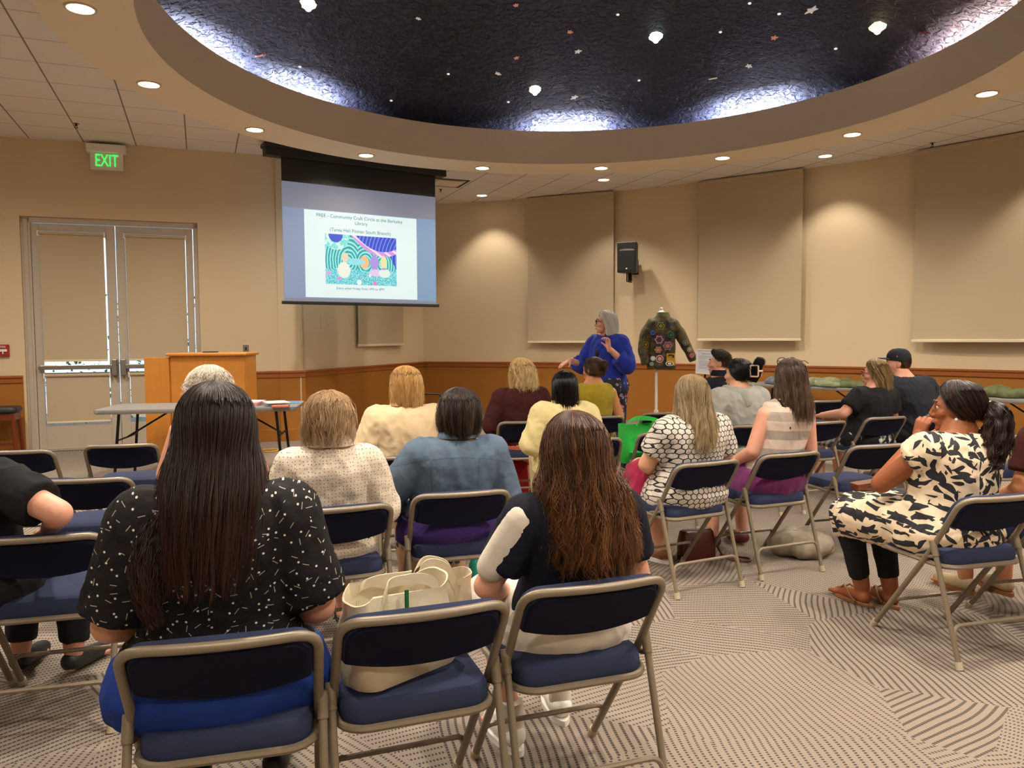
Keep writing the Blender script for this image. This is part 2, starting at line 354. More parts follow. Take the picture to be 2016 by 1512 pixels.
for x, y, k, s, lb in STARS:
    mb = MB(); mb.prism([(a * s, b * s) for a, b in star_shape()], -.012, 0)
    o = mb.build('dome_star', M['star_' + k], smooth=False); o.location = (x, y, dome_z(x, y) - .02); o.rotation_euler = (0, 0, x * 9)
    e = Vector((x - RING_C[0], y - RING_C[1], 0)) * .1; o.rotation_euler = (-e.y, e.x, x * 9)
    tag(o, lb, 'star decoration', 'cut-out stars on the night sky dome')
M['dot'] = plain('star_dot', L('E8E6DA'), .4, var=.02); b = M['dot'].node_tree.nodes['Principled BSDF']; b.inputs['Emission Color'].default_value = (1, .95, .85, 1); b.inputs['Emission Strength'].default_value = .8
for x, y in [(3.5, 8.48), (2.77, 8.14), (1.59, 9.73), (2.98, 9.78), (.64, 10.47), (-.03, 10.18), (2.3, 8.64), (1.16, 8.52), (-1.49, 9.8), (-2.33, 8.71), (2.44, 8.06), (-.75, 9.49)]:
    mb = MB(); mb.ell((0, 0, 0), (.018, .018, .01), nu=10, nv=6); o = mb.build('dome_star_dot', M['dot']); o.location = (x, y, dome_z(x, y) - .02)
    tag(o, 'tiny round glowing star point on the dark dome', 'star light', 'round star points on the dome')
for (x, y), colr, lb in [((.31, 9.93), (1, .93, .78), 'glowing faceted crystal star light nearest the dome rim'), ((1.63, 8.84), (.85, 1, .98), 'cool white faceted crystal star light, middle of the dome'), ((3.68, 7.91), (1, .86, .5), 'warm yellow faceted crystal star light on the right of the dome'), ((-1.95, 7.64), (1, .85, .6), 'crystal star light cut by the top edge of the photo')]:
    t = thing('crystal_star_light', lb, 'star light', (x, y, dome_z(x, y)), 0, 'crystal star lights on the dome')
    g = G('crystal_glow'); g.set((.9, .9, .85), .2, **{'Emission Color': (*colr, 1), 'Emission Strength': 1.6})
    g2 = G('crystal_core'); g2.set((1, 1, 1), .2, **{'Emission Color': (*colr, 1), 'Emission Strength': 9.})
    mb = MB(); n = 6
    def cr(r, z, ph=0): return [(r * (1 if k % 2 else .8) * math.cos(2 * math.pi * k / 12 + ph), r * (1 if k % 2 else .8) * math.sin(2 * math.pi * k / 12 + ph), z) for k in range(12)]
    mb.loft([cr(.05, 0), cr(.085, -.03), cr(.075, -.06, .2), cr(.03, -.09)]); mb.build('crystal', g.m, t, smooth=False)
    mb = MB(); mb.ell((0, 0, -.085), (.03, .03, .025)); mb.build('bulb', g2.m, t)
# sprinklers, vent
def sprinkler(loc, lb, base=None):
    t = thing('sprinkler', lb, 'sprinkler', loc, 0, 'ceiling sprinklers')
    mb = MB(); mb.tube([(0, 0, 0), (0, 0, -.006)], .035, 16); mb.build('escutcheon', M['steel'], t)
    mb = MB(); mb.tube([(0, 0, 0), (0, 0, -.03)], .012, 8); mb.tube([(-.012, 0, -.03), (-.012, 0, -.05)], .003, 6); mb.tube([(.012, 0, -.03), (.012, 0, -.05)], .003, 6); mb.tube([(0, 0, -.05), (0, 0, -.053)], .02, 12); mb.build('head', M['blackmetal'], t)
for l, b in (((-5.1, 9.2, ZC), 'small sprinkler in the tiled ceiling above the exit sign'), ((-1.2, 13.3, ZC), 'small sprinkler beside the ceiling vent'), ((2.85, 13.1, ZC), 'small sprinkler between the left and middle window blinds'), ((5.55, 10.3, ZC), 'small sprinkler in the tiled ceiling on the right')):
    sprinkler(l, b)
t = thing('ceiling_vent', 'square ceiling diffuser vent right of the projection screen', 'vent', (-1.05, 12.75, ZC), R(22))
mb = MB(); mb.loft([rrp for rrp in ([(x, y, z) for x, y in rrect(w, w, .005, 1)] for w, z in ((.60, -.001), (.60, -.012), (.56, -.012), (.54, -.002)))], caps=False); mb.build('frame', M['blackmetal'], t, smooth=False)
mb = MB(); mb.box(-.22, -.22, -.02, .22, .22, -.012); mb.build('face_panel', M['soffit'], t, smooth=False)
# ------------------------------------------------------------------ exit sign, alarm, plates
t = thing('exit_sign', 'white exit sign with glowing green letters above the double doors', 'sign', TA((1.195, 0, 3.74)), ANG_A)
mb = MB(); mb.box(-.225, -.16, .10, .225, .0, .20); mb.build('canopy', M['white'], t, smooth=False, bevel=.004)
mb = MB(); mb.box(-.19, -.10, -.115, .19, -.07, .10); mb.build('panel', M['white'], t, smooth=False, bevel=.004)
g = G('exit_green'); g.set((.05, .6, .1), .4, **{'Emission Color': (.06, .9, .13, 1), 'Emission Strength': 1.1})
text('EXIT', .22, g.m, t, (0, -.104, -.005), (R(90), 0, 0), sx=.60, extr=.003)
M['red'] = plain('alarm_red', L('9C2A22'), .4)
t = thing('fire_alarm_pull_station', 'small red fire alarm pull station at the left picture edge', 'alarm', TA((-.06, 0, 1.315)), ANG_A)
mb = MB(); mb.box(-.065, -.04, -.075, .065, 0, .075); mb.build('housing', M['red'], t, smooth=False, bevel=.006)
mb = MB(); mb.box(-.045, -.052, -.015, .045, -.04, .015); mb.tube([(0, -.052, 0), (0, -.052, -.045)], .008, 8); mb.build('pull_handle', M['white'], t, smooth=False, bevel=.002)
text('FIRE', .036, M['white'], t, (0, -.042, .045), (R(90), 0, 0), extr=.001)
t = thing('wall_socket_plate', 'grey wall plate with a black socket right of the lectern', 'socket', TA((2.83, 0, 1.31)), ANG_A)
mb = MB(); mb.box(-.038, -.008, -.06, .038, 0, .06); mb.build('plate', M['steel'], t, smooth=False, bevel=.003)
mb = MB(); mb.box(-.012, -.012, -.022, .012, -.008, .022); mb.build('socket', M['black'], t, smooth=False)
t = thing('wall_access_panel', 'cream access panel on the wall below the projection screen', 'panel', TB((.58, 0, 1.70)), ANG_B)
mb = MB(); mb.loft([[(x, y, z) for x, z in rrect(w, h, .004, 1)] for w, h, y in ((.20, .22, 0), (.20, .22, -.012), (.17, .19, -.012), (.165, .185, -.006))], caps=False); mb.build('frame', M['wall'], t, smooth=False)
mb = MB(); mb.box(-.083, -.009, -.093, .083, -.001, .093); mb.build('panel', M['wall'], t, smooth=False)
# ------------------------------------------------------------------ double doors
def doors():
    def part(name, boxes, mat, par, bev=.004):
        mb = MB()
        for b in boxes: mb.box(*b)
        return mb.build(name, mat, par, smooth=False, bevel=bev)
    M['glass'] = (lambda g: g.set((.9, .95, 1), .02, **{'Transmission Weight': 1.0, 'IOR': 1.1}))(G('door_glass'))
    for n, x0, x1, side in (('door_1', .28, 1.235, 1), ('door_2', 1.245, 2.18, -1)):
        t = thing(n, None, None, TA((0, 0, 0)), ANG_A); t['kind'] = 'structure'
        y0, y1 = .05, .095; s = .085 if side > 0 else .11; e = .11 if side > 0 else .085
        part('leaf', [(x0, y0, .02, x0 + s, y1, 2.93), (x1 - e, y0, .02, x1, y1, 2.93), (x0 + s, y0, 2.84, x1 - e, y1, 2.93), (x0 + s, y0, .02, x1 - e, y1, .34), (x0 + s, y0 + .01, 1.0, x1 - e, y1 - .01, 1.02)], M['door'], t)
        part('glass_pane', [(x0 + s, y0 + .02, .34, x1 - e, y0 + .03, 2.84)], M['glass'], t, 0)
        zb = 1.09
        mb = MB(); mb.box(x0 + .05, y0 - .075, zb - .03, x1 - .05, y0 - .035, zb + .03); mb.box(x0 + .03, y0 - .05, zb - .025, x0 + .06, y0, zb + .025); p = mb.build('panic_bar', M['steel'], t, smooth=False, bevel=.008)
        cx = x1 - .045 if side > 0 else x0 + .045
        mb = MB(); mb.box(cx - .032, y0 - .085, zb - .12, cx + .032, y0, zb + .10); mb.build('latch_case', M['steel'], t, smooth=False, bevel=.012)
    t = thing('door_frame', None, None, TA((0, 0, 0)), ANG_A); t['kind'] = 'structure'; t.name = 'trim_6_door_frame'
    part('jamb', [(.17, .03, 0, .275, .14, 3.0), (.2, .015, 0, .25, .03, 2.98)], M['door'], t); part('jamb', [(2.19, .03, 0, 2.25, .14, 3.0)], M['door'], t)
    part('head_jamb', [(.17, .03, 2.94, 2.25, .14, 3.01)], M['door'], t); part('threshold', [(.17, .0, 0, 2.25, .14, .02)], M['steel'], t)
    def shade(x0, x1, z0, z1, lb):
        t = thing('door_roller_shade', lb, 'roller shade', TA((0, 0, 0)), ANG_A, 'beige roller shades on the double doors')
        mb = MB(); mb.box(x0 + .012, .030, z0, x1 - .012, .033, z1 - .01); mb.build('fabric', M['blind'], t, smooth=False)
        mb = MB(); mb.tube([(x0 + .005, .028, z1), (x1 - .005, .028, z1)], .022, 14); mb.build('roller', M['blind'], t)
        mb = MB(); mb.box(x0 + .012, .024, z0 - .012, x1 - .012, .038, z0 + .012); mb.build('hem_bar', M['blind_bar'], t, smooth=False, bevel=.003)
        for x in (x0, x1): mb = MB(); mb.box(x - .008, .0, z1 - .04, x + .008, .05, z1 + .03); mb.build('bracket', M['white'], t, smooth=False, bevel=.003)
    shade(.36, 1.12, 1.175, 2.81, 'tall beige roller shade on the upper half of the left door'); shade(1.35, 2.10, 1.175, 2.81, 'tall beige roller shade on the upper half of the right door')
    shade(.37, 1.13, .375, .985, 'short beige roller shade on the lower half of the left door'); shade(1.355, 2.09, .44, .985, 'short beige roller shade on the lower half of the right door, half behind the lectern')
doors()
# foliage outside the doors
def hedge():
    rs = np.random.RandomState(3); mb = MB()
    for k in range(1500):
        x = rs.uniform(-.8, 3.4); y = 1.6 + rs.uniform(0, .8); z = rs.uniform(.1, 2.2); s = rs.uniform(.02, .05); a, b = rs.rand(2) * 6.28
        d = Vector((math.cos(a) * s, math.sin(a) * s, math.sin(b) * s)); e = Vector((-math.sin(a) * s * .5, math.cos(a) * s * .5, .02)); c = Vector((x, y, z))
        mb.add([TA(c - d), TA(c + e), TA(c + d), TA(c - e)], [(0, 1, 2, 3)])
    g = G('leaf'); nz = g.noise(g.co(), 3, 2); g.set(g.mix(nz, L('2E6B2A'), L('A8D060')), .5)
    o = mb.build('hedge', g.m, smooth=False, recalc=False); tag(o, 'green hedge seen through the gap in the door shades', 'hedge', kind='stuff')
hedge()
lamp('sun', 'SUN', (0, 30, 20), 6, (1, .97, .9), (R(-35), 0, R(20)), angle=.01)
# ------------------------------------------------------------------ window blinds
def blind(p0, p1, z0, z1, lb, nm='roller_blind'):
    p0, p1 = Vector(p0), Vector(p1); d = p1 - p0; w = d.length; a = math.atan2(d.y, d.x)
    t = thing(nm, lb, 'window blind', (p0.x, p0.y, 0), a, 'roller blinds on the walls')
    mb = MB(); mb.box(0, -.005, z0, w, .0, z1); mb.build('fabric', M['blind'], t, smooth=False)
    mb = MB(); mb.box(-.01, -.022, z0 - .035, w + .01, .012, z0 + .005); mb.build('bottom_bar', M['blind_bar'], t, smooth=False, bevel=.006)
    mb = MB(); mb.tube([(0, .0, z1 - .01), (w, .0, z1 - .01)], .03, 12); mb.build('roller', M['blind'], t)
def cwp(a, r=14.93): return CW(r, a, 0)[:2]
blind(cwp(69.02), cwp(62.83), 1.38, 3.95, 'tall beige window blind left of the black wall speaker')
blind(cwp(57.1), cwp(50.8), 1.41, 3.95, 'tall beige window blind in the middle of the curved wall')
blind(cwp(44.8), cwp(37.6), 1.39, 3.95, 'tall beige window blind at the right picture edge')
b0 = TB((1.49, -.06, 0)); b1 = TB((3.12, -.06, 0)); blind(b0[:2], b1[:2], 1.35, 2.6, 'small beige blind hanging below the projection screen')
# ------------------------------------------------------------------ wall speaker
a = 61.3; p = CW(14.6, a, 2.765); yaw = math.atan2(p[1], p[0]) - R(90) - R(14)
t = thing('wall_speaker', 'black loudspeaker on a bracket high on the curved wall', 'speaker', p, yaw)
mb = MB(); poly = [(-.165, -.16), (.165, -.16), (.12, .14), (-.12, .14)]; mb.prism(poly, -.25, .25, T=lambda q: (q[0], q[1], q[2])); mb.build('cabinet', M['black'], t, smooth=False, bevel=.012)
M['grille'] = plain('speaker_grille', (.02, .02, .022), .7, .3, scale=400, bump=.8)
mb = MB(); mb.box(-.14, -.172, -.22, .14, -.162, .09); mb.build('grille', M['grille'], t, smooth=False, bevel=.004)
mb = MB()
for k in range(12):
    x0 = -.13 + .26 * k / 12; x1 = x0 + .26 / 12; f = lambda x: -.178 + .02 * (x / .13) ** 2
    mb.add([(x0, f(x0), .105), (x1, f(x1), .105), (x1, f(x1), .125 - .0 + .012 * (1 - (x1 / .13) ** 2)), (x0, f(x0), .125 + .012 * (1 - (x0 / .13) ** 2))], [(0, 1, 2, 3)])
mb.build('horn_lip', M['steel'], t)
mb = MB(); mb.box(-.012, -.175, -.2, .012, -.17, -.176); mb.build('badge', M['white'], t, smooth=False)
mb = MB(); mb.box(-.05, .14, -.16, .05, .38, -.10); mb.box(-.03, .05, -.38, .03, .12, -.25); mb.tube([(-.03, -.02, -.25), (-.03, -.02, -.39), (.03, .06, -.40)], .012, 8); mb.box(-.07, .36, -.25, .07, .40, 0); mb.build('bracket', M['blackmetal'], t, smooth=False)
# ------------------------------------------------------------------ projection screen
def screen():
    S0 = Vector((-3.21, 10.0)); us = Vector((2.19, 1.45)).normalized(); a = math.atan2(us.y, us.x)
    t = thing('projection_screen', 'pull-down projection screen showing a craft circle slide', 'projection screen', (S0.x, S0.y, 0), a)
    mb = MB(); mb.box(.06, -.06, 3.80, 2.68, .10, 3.93); mb.box(.04, -.08, 3.90, 2.70, .12, 3.955); mb.build('case', M['black'], t, smooth=False, bevel=.01)
    mb = MB(); mb.box(.27, .0, 3.50, 2.52, .004, 3.82); mb.build('black_drop', M['black'], t, smooth=False)
    mb = MB(); mb.box(.24, -.02, 1.90, 2.56, .022, 1.945); mb.build('weight_bar', M['black'], t, smooth=False, bevel=.008)
    g = G('projected_screen'); s = g.sep(g.co()); x, z = s[0], s[2]
    def between(v, lo, hi): return g.ma('MULTIPLY', g.ma('GREATER_THAN', v, lo), g.ma('LESS_THAN', v, hi))
    lit = g.ma('MULTIPLY', between(x, .275, 2.515), between(z, 1.985, 3.17))
    slide = g.ma('MULTIPLY', between(x, .56, 2.21), between(z, 2.0, 3.16))
    c = g.mix(lit, (.19, .20, .27), g.mix(g.ma('DIVIDE', x, 2.6), (.20, .27, .44), (.15, .32, .52)))
    c = g.mix(slide, c, (.86, 1.02, 1.0))
    M['screen'] = g.set((.10, .10, .10), .9, spec=.0, **{'Emission Color': c, 'Emission Strength': .80})
    mb = MB(); mb.box(.27, .0, 1.94, 2.52, .004, 3.50); mb.build('fabric', M['screen'], t, smooth=False)
    M['ink'] = (lambda g: g.set((.01, .05, .06), .9, spec=0., **{'Emission Color': (.03, .17, .19, 1), 'Emission Strength': 1.}))(G('projected_ink'))
    for s_, sz, x_, z_ in (('FREE - Community Craft Circle at the Berkeley', .0655, 1.355, 3.095), ('Library', .0655, 1.36, 3.025), ('(Tarea Hall Pitman South Branch)', .066, 1.355, 2.915), ('Every other Friday from 1PM to 4PM', .047, 1.34, 2.13)):
        o = text(s_, sz, M['ink'], t, (x_, -.003, z_), (R(90), 0, 0), extr=0., name='slide_text')
    # the picture on the slide: wavy rings, sun, figures
    g = G('craft_picture'); s = g.sep(g.co()); x, z = s[0], s[2]
    def dist(cx, cz, kx=1., kz=1.):
        return g.ma('SQRT', g.ma('ADD', g.ma('POWER', g.ma('MULTIPLY', g.ma('SUBTRACT', x, cx), kx), 2.), g.ma('POWER', g.ma('MULTIPLY', g.ma('SUBTRACT', z, cz), kz), 2.)))
    nz = g.noise(g.co(), 14, 4); nf = g.noise(g.co(), 60, 3)
    d1 = g.ma('MINIMUM', g.ma('MINIMUM', dist(1.17, 2.5, 1, .7), dist(1.42, 2.5, 1, .8)), dist(1.66, 2.48, 1, .7))
    wv = g.ma('SINE', g.ma('ADD', g.ma('MULTIPLY', d1, 165.), g.ma('MULTIPLY', nz, 4.)))
    c = g.ramp(g.ma('ADD', g.ma('MULTIPLY', wv, .5), .5), [(0, (.0, .25, .3)), (.45, (.02, .62, .6)), (1, (.35, .95, .9))])
    fl = g.ramp(nf, [(.35, (.02, .3, .55)), (.5, (.1, .75, .7)), (.62, (.5, .9, .95)), (.72, (.35, .25, .7))])
    c = g.mix(g.ma('LESS_THAN', z, g.ma('ADD', 2.36, g.ma('MULTIPLY', nz, .06))), c, fl)
    curl = g.ma('SINE', g.ma('MULTIPLY', dist(2.25, 2.55), 120.)); blue = g.ramp(curl, [(0, (.0, .02, .6)), (.9, (.03, .12, .8)), (1., (.2, .6, .95))])
    c = g.mix(g.ma('GREATER_THAN', g.ma('ADD', x, g.ma('MULTIPLY', z, .55)), 3.21), c, blue)
    band = g.ma('ABSOLUTE', g.ma('SUBTRACT', z, g.ma('ADD', 2.62, g.ma('MULTIPLY', g.ma('POWER', g.ma('SUBTRACT', x, 1.68), 2.), 1.25))))
    c = g.mix(g.ma('MULTIPLY', g.ma('GREATER_THAN', x, 1.2), g.ma('GREATER_THAN', z, g.ma('ADD', 2.62, g.ma('MULTIPLY', g.ma('POWER', g.ma('SUBTRACT', x, 1.68), 2.), 1.25)))), c, blue)
    st = g.ramp(g.ma('SINE', g.ma('ADD', g.ma('MULTIPLY', x, 40.), g.ma('MULTIPLY', z, 60.))), [(.2, (.7, .3, .8)), (.7, (1., .8, .85))])
    c = g.mix(g.ma('MULTIPLY', g.ma('LESS_THAN', band, .035), g.ma('GREATER_THAN', x, 1.18)), c, st)
    ds = dist(.99, 2.85); c = g.mix(g.ma('LESS_THAN', ds, .2), c, g.mix(g.ma('GREATER_THAN', nz, .5), (.7, 1., .9), (.2, .8, .75))); c = g.mix(g.ma('LESS_THAN', ds, .10), c, (.0, .05, .65))
    for cx, cz, kx, kz, r, colr in ((1.12, 2.55, 1.2, .9, .06, (1., .72, .5)), (1.10, 2.38, .8, .7, .075, (.9, .95, .8)), (1.40, 2.50, 1, .8, .07, (1., .55, .25)), (1.27, 2.50, .5, 1.6, .07, (.3, .8, .85)), (1.55, 2.50, 1., .7, .065, (.45, .3, .8)), (1.57, 2.36, .6, 1.2, .06, (.85, .6, .9)), (1.69, 2.50, 1.2, .6, .06, (.85, .85, .4)), (1.70, 2.36, .8, 1.1, .07, (.8, .95, .85)), (1.69, 2.42, .7, 2.2, .035, (.45, .4, .75)), (1.55, 2.21, 1, 1, .03, (.95, .2, .55)), (1.02, 2.26, 1, 1.2, .028, (.8, .3, .8)), (.88, 2.33, .8, 1, .03, (.7, .4, .8)), (1.32, 2.22, 1, 1, .035, (.9, 1, .95)), (1.48, 2.32, 1.2, .8, .02, (.95, .9, .95))):
        c = g.mix(g.ma('LESS_THAN', g.ma('ADD', dist(cx, cz, kx, kz), g.ma('MULTIPLY', g.ma('SUBTRACT', nf, .5), .03)), r), c, colr)
    M['pic'] = g.set((.03, .03, .03), .8, **{'Emission Color': c, 'Emission Strength': .9})
    mb = MB(); mb.box(.84, -.003, 2.185, 1.885, -.001, 2.86); mb.build('slide_picture', M['pic'], t, smooth=False)
screen()
# ------------------------------------------------------------------ lectern
t = thing('lectern', 'orange wooden lectern in front of the double doors', 'lectern', (-3.58, 9.2, 0), R(6))
mb = MB(); mb.box(-.42, -.20, .06, .42, -.17, 1.25); mb.build('front_panel', M['maple'], t, smooth=False, bevel=.004)
for sx in (-1, 1): mb = MB(); mb.box(sx * .42 - .012, -.19, .06, sx * .42 + .012, .34, 1.25); mb.build('side_panel', M['maple'], t, smooth=False, bevel=.003)
mb = MB(); mb.box(-.46, -.25, 1.25, .46, .40, 1.285); mb.build('top', M['maple'], t, smooth=False, bevel=.012)
mb = MB(); mb.prism([(-.72, -.18), (-.43, -.22), (-.43, -.19), (-.72, -.15)], .06, 1.235); mb.build('side_wing', M['maple'], t, smooth=False, bevel=.003)
mb = MB(); mb.box(-.41, -.16, .55, .41, .3, .57); mb.build('shelf', M['maple'], t, smooth=False)
mb = MB(); mb.box(-.40, -.17, 0, .40, .32, .06); mb.build('plinth', M['black'], t, smooth=False)
o = MB().box(-.08, -.05, 0, .08, .05, .012).build('lectern_notebook', M['black'], smooth=False, bevel=.003); o.location = (-3.62, 9.25, 1.286); tag(o, 'dark closed notebook lying on top of the lectern', 'notebook')
# ------------------------------------------------------------------ folding tables
def table(w, d, loc, rz, lb, h=.74):
    t = thing('folding_table', lb, 'table', loc, rz, 'folding tables')
    p = pad(rrect(w, d, .06), [(.985, h - .045), (1, h - .035), (1, h - .006), (.995, h)]); p.build('tabletop', M['grey'], t)
    for sx in (-1, 1):
        x = sx * (w / 2 - .22)
        for sy in (-1, 1): mb = MB(); mb.tube([(x, sy * (d / 2 - .10), h - .045), (x + sx * .06, sy * (d / 2 - .08), 0)], .015, 8); mb.build('leg', M['blackmetal'], t)
        mb = MB(); mb.tube([(x + sx * .045, -(d / 2 - .085), .16), (x + sx * .045, d / 2 - .085, .16)], .01, 8); mb.tube([(x + sx * .02, 0, .42), (x - sx * .42, 0, h - .05)], .01, 8); mb.tube([(x + sx * .02, -(d / 2 - .09), .42), (x + sx * .02, d / 2 - .09, .42)], .01, 8); mb.build('brace', M['blackmetal'], t)
    return t
table(1.98, .80, (-3.28, 8.2, 0), R(9), 'grey folding table in front of the lectern')
table(1.95, .72, (4.35, 11.15, 0), R(-48 + 0), 'folding table against the curved wall, behind the woman with sunglasses on her head')
table(1.9, .72, (5.5, 9.05, 0), R(-56), 'folding table against the curved wall at the right picture edge')
def stack(items, lbfmt):
    pass
cols = {'pink': L('D9909A'), 'blue': L('5C86B0'), 'grey': L('8A8C94'), 'paper': L('E9E6E0'), 'orange': L('B8684A')}
for n, (x, y, z, w, d, h, c, rz, nm, lb) in enumerate([(-2.80, 8.16, .741, .24, .30, .035, 'pink', 5, 'booklet_stack', 'pink-covered booklets on the near end of the grey table'), (-2.52, 8.14, .741, .22, .3, .03, 'grey', 20, 'magazine', 'grey magazine on the grey folding table'),
        (-2.50, 8.13, .772, .23, .30, .008, 'paper', 28, 'paper_sheet', 'white sheets lying on the grey magazine'), (-2.40, 7.95, .741, .17, .23, .016, 'orange', 12, 'book', 'small orange book beside the grey magazine'), (-2.83, 8.22, .777, .26, .32, .004, 'paper', -8, 'paper_sheet', 'white sheet on the pink booklets'), (-2.48, 8.46, .741, .25, .32, .006, 'blue', 16, 'folder', 'blue folder on the far corner of the grey table')]):
    mt = M.get('p_' + c) or plain('printed_' + c, cols[c], .5, var=.1, scale=25); M['p_' + c] = mt
    o = MB().box(-w / 2, -d / 2, 0, w / 2, d / 2, h).build(nm, mt, smooth=False, bevel=.002); o.location = (x, y, z); o.rotation_euler = (0, 0, R(rz)); tag(o, lb, 'papers' if 'sheet' in nm else 'book')
# yellow cord
g = plain('yellow_cord', L('D9A93C'), .5)
mb = MB(); mb.tube(rnd_poly([(-3.18, 8.5, .68), (-3.05, 8.95, .35), (-3.12, 9.6, .02), (-3.3, 9.9, .012), (-3.0, 9.95, .012), (-3.05, 9.7, .012), (-3.25, 9.75, .012)], .15), .008, 6)
tag(mb.build('power_cord', g), 'yellow power cord hanging from the grey table to the floor', 'cord')
# wooden stool and step stool
M['cherry'] = plain('dark_cherry', L('6E2E14'), .35, var=.15)
t = thing('wooden_stool', 'dark cherry stool with a black seat below the fire alarm', 'stool', TA((-.05, -.30, 0)), ANG_A)
pad(rrect(.42, .36, .08), [(.9, .55), (1, .57), (1, .60), (.93, .625)]).build('seat', M['black'], t)
mb = MB(); mb.box(-.18, -.15, .46, .18, .15, .55); mb.build('apron', M['cherry'], t, smooth=False, bevel=.004)
for sx in (-1, 1):
    for sy in (-1, 1): mb = MB(); mb.tube([(sx * .16, sy * .13, .5), (sx * .19, sy * .16, 0)], .022, 6); mb.build('leg', M['cherry'], t)
mb = MB(); mb.box(-.17, -.015, .14, .17, .015, .17); mb.build('stretcher', M['cherry'], t, smooth=False)
t = thing('step_stool', 'small black folding step stool standing at the ochre wainscot', 'step stool', (-1.15, 10.7, 0), R(-10))
mb = MB(); mb.box(-.18, -.12, .40, .18, .12, .43); mb.build('step', M['black'], t, smooth=False, bevel=.004)
mb = MB(); mb.tube(rnd_poly([(-.17, -.2, 0), (-.15, .05, .44), (-.13, .1, .66), (.13, .1, .66), (.15, .05, .44), (.17, -.2, 0)], .05), .012, 8); mb.build('frame', M['blackmetal'], t)
mb = MB(); mb.tube(rnd_poly([(-.17, .25, 0), (-.15, .05, .42), (.15, .05, .42), (.17, .25, 0)], .04), .012, 8); mb.build('rear_frame', M['blackmetal'], t)
# ------------------------------------------------------------------ folding chairs
def bow(p, k=.030): return (p[0], p[1] - k * (1 - (p[0] / .235) ** 2) * min(1, max(0, (p[2] - .45) / .2)), p[2])
def back_y(z): return -.075 - (z - .47) * .165 / .27
def make_chair():
    t = thing('folding_chair', '', 'chair')
    w = .222
    side = lambda s: [(s * w, .275, .0), (s * w, -.075, .47), (s * (w + .002), -.235, .735)]
    pts = side(-1) + side(1)[::-1]
    pl = rnd_poly([pts[0], pts[1], pts[2], pts[3], pts[4], pts[5]], .062, 6)
    sub = []
    for a, b in zip(pl[:-1], pl[1:]):
        n = 8 if (b - a).length > .2 and abs(a.z - b.z) < .02 else 1
        sub += [a.lerp(b, k / n) for k in range(n)]
    sub.append(pl[-1]); sub = [bow(p) for p in sub]
    mb = MB(); mb.tube(sub, .0130, 10); mb.build('frame', M['frame'], t)
    for s in (-1, 1):
        mb = MB(); mb.tube([(s * .232, -.105, .50), (s * .232, -.265, .0)], .0115, 10); mb.tube([(s * .232, -.095, .525), (s * .232, -.118, .46)], .0148, 10); mb.tube([(s * .232, -.11, .455), (s * .215, -.02, .435), (s * .21, .02, .425)], .008, 8); mb.build('leg', M['frame'], t)
        for y, x in ((.275, .222), (-.265, .232)):
            k = (.275 - y) and -1
            mb = MB(); mb.tube([(s * x, y, .0), (s * x, y - (.02 if y > 0 else -.01), .032)], .0165, 10); mb.build('foot_cap', M['foot'], t)
    mb = MB(); mb.tube(rnd_poly([(-.222, .20, .10), (-.215, .165, .165), (.215, .165, .165), (.222, .20, .10)], .045), .009, 8); mb.build('stretcher', M['frame'], t)
    mb = MB(); mb.tube(rnd_poly([(-.232, -.235, .10), (-.222, -.215, .175), (.222, -.215, .175), (.232, -.235, .10)], .045), .009, 8); mb.build('stretcher', M['frame'], t)
    seat = rrect(.41, .41, .07, 5, 0, .045)
    mb = MB(); mb.tube([(x * 1.0, y, .415) for x, y in rrect(.425, .425, .075, 5, 0, .045)], .0115, 8, closed=True); mb.build('seat_frame', M['frame'], t)
    pad(seat, [(.97, .405), (1.0, .415), (1.018, .438), (1.005, .466), (.965, .480), (.80, .489), (.4, .493)]).build('seat', M['navy'], t)
    # backrest: outline in x,z mapped on the slanted, bowed plane
    out = []
    for k in range(9): a = R(90 * k / 8); out.append((.155 + .05 * math.cos(a), .675 + .048 * math.sin(a)))
    for k in range(9): a = R(90 + 90 * k / 8); out.append((-.155 + .05 * math.cos(a), .675 + .048 * math.sin(a)))
    for k in range(13): x = -.205 + .41 * k / 12; out.append((x, .606 - .032 * (1 - (x / .205) ** 2) - .0))
    def T(off): return lambda p: bow((p[0], back_y(p[1]) + p[2] * .85 + off, p[1] + p[2] * .52))
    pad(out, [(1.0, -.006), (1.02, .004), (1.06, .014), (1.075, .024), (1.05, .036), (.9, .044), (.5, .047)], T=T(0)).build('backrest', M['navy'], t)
    pad(out, [(.96, -.014), (.99, -.010), (1.0, -.005)], T=T(0)).build('back_panel', M['navyback_shaded'], t)
    return t
CH = {}
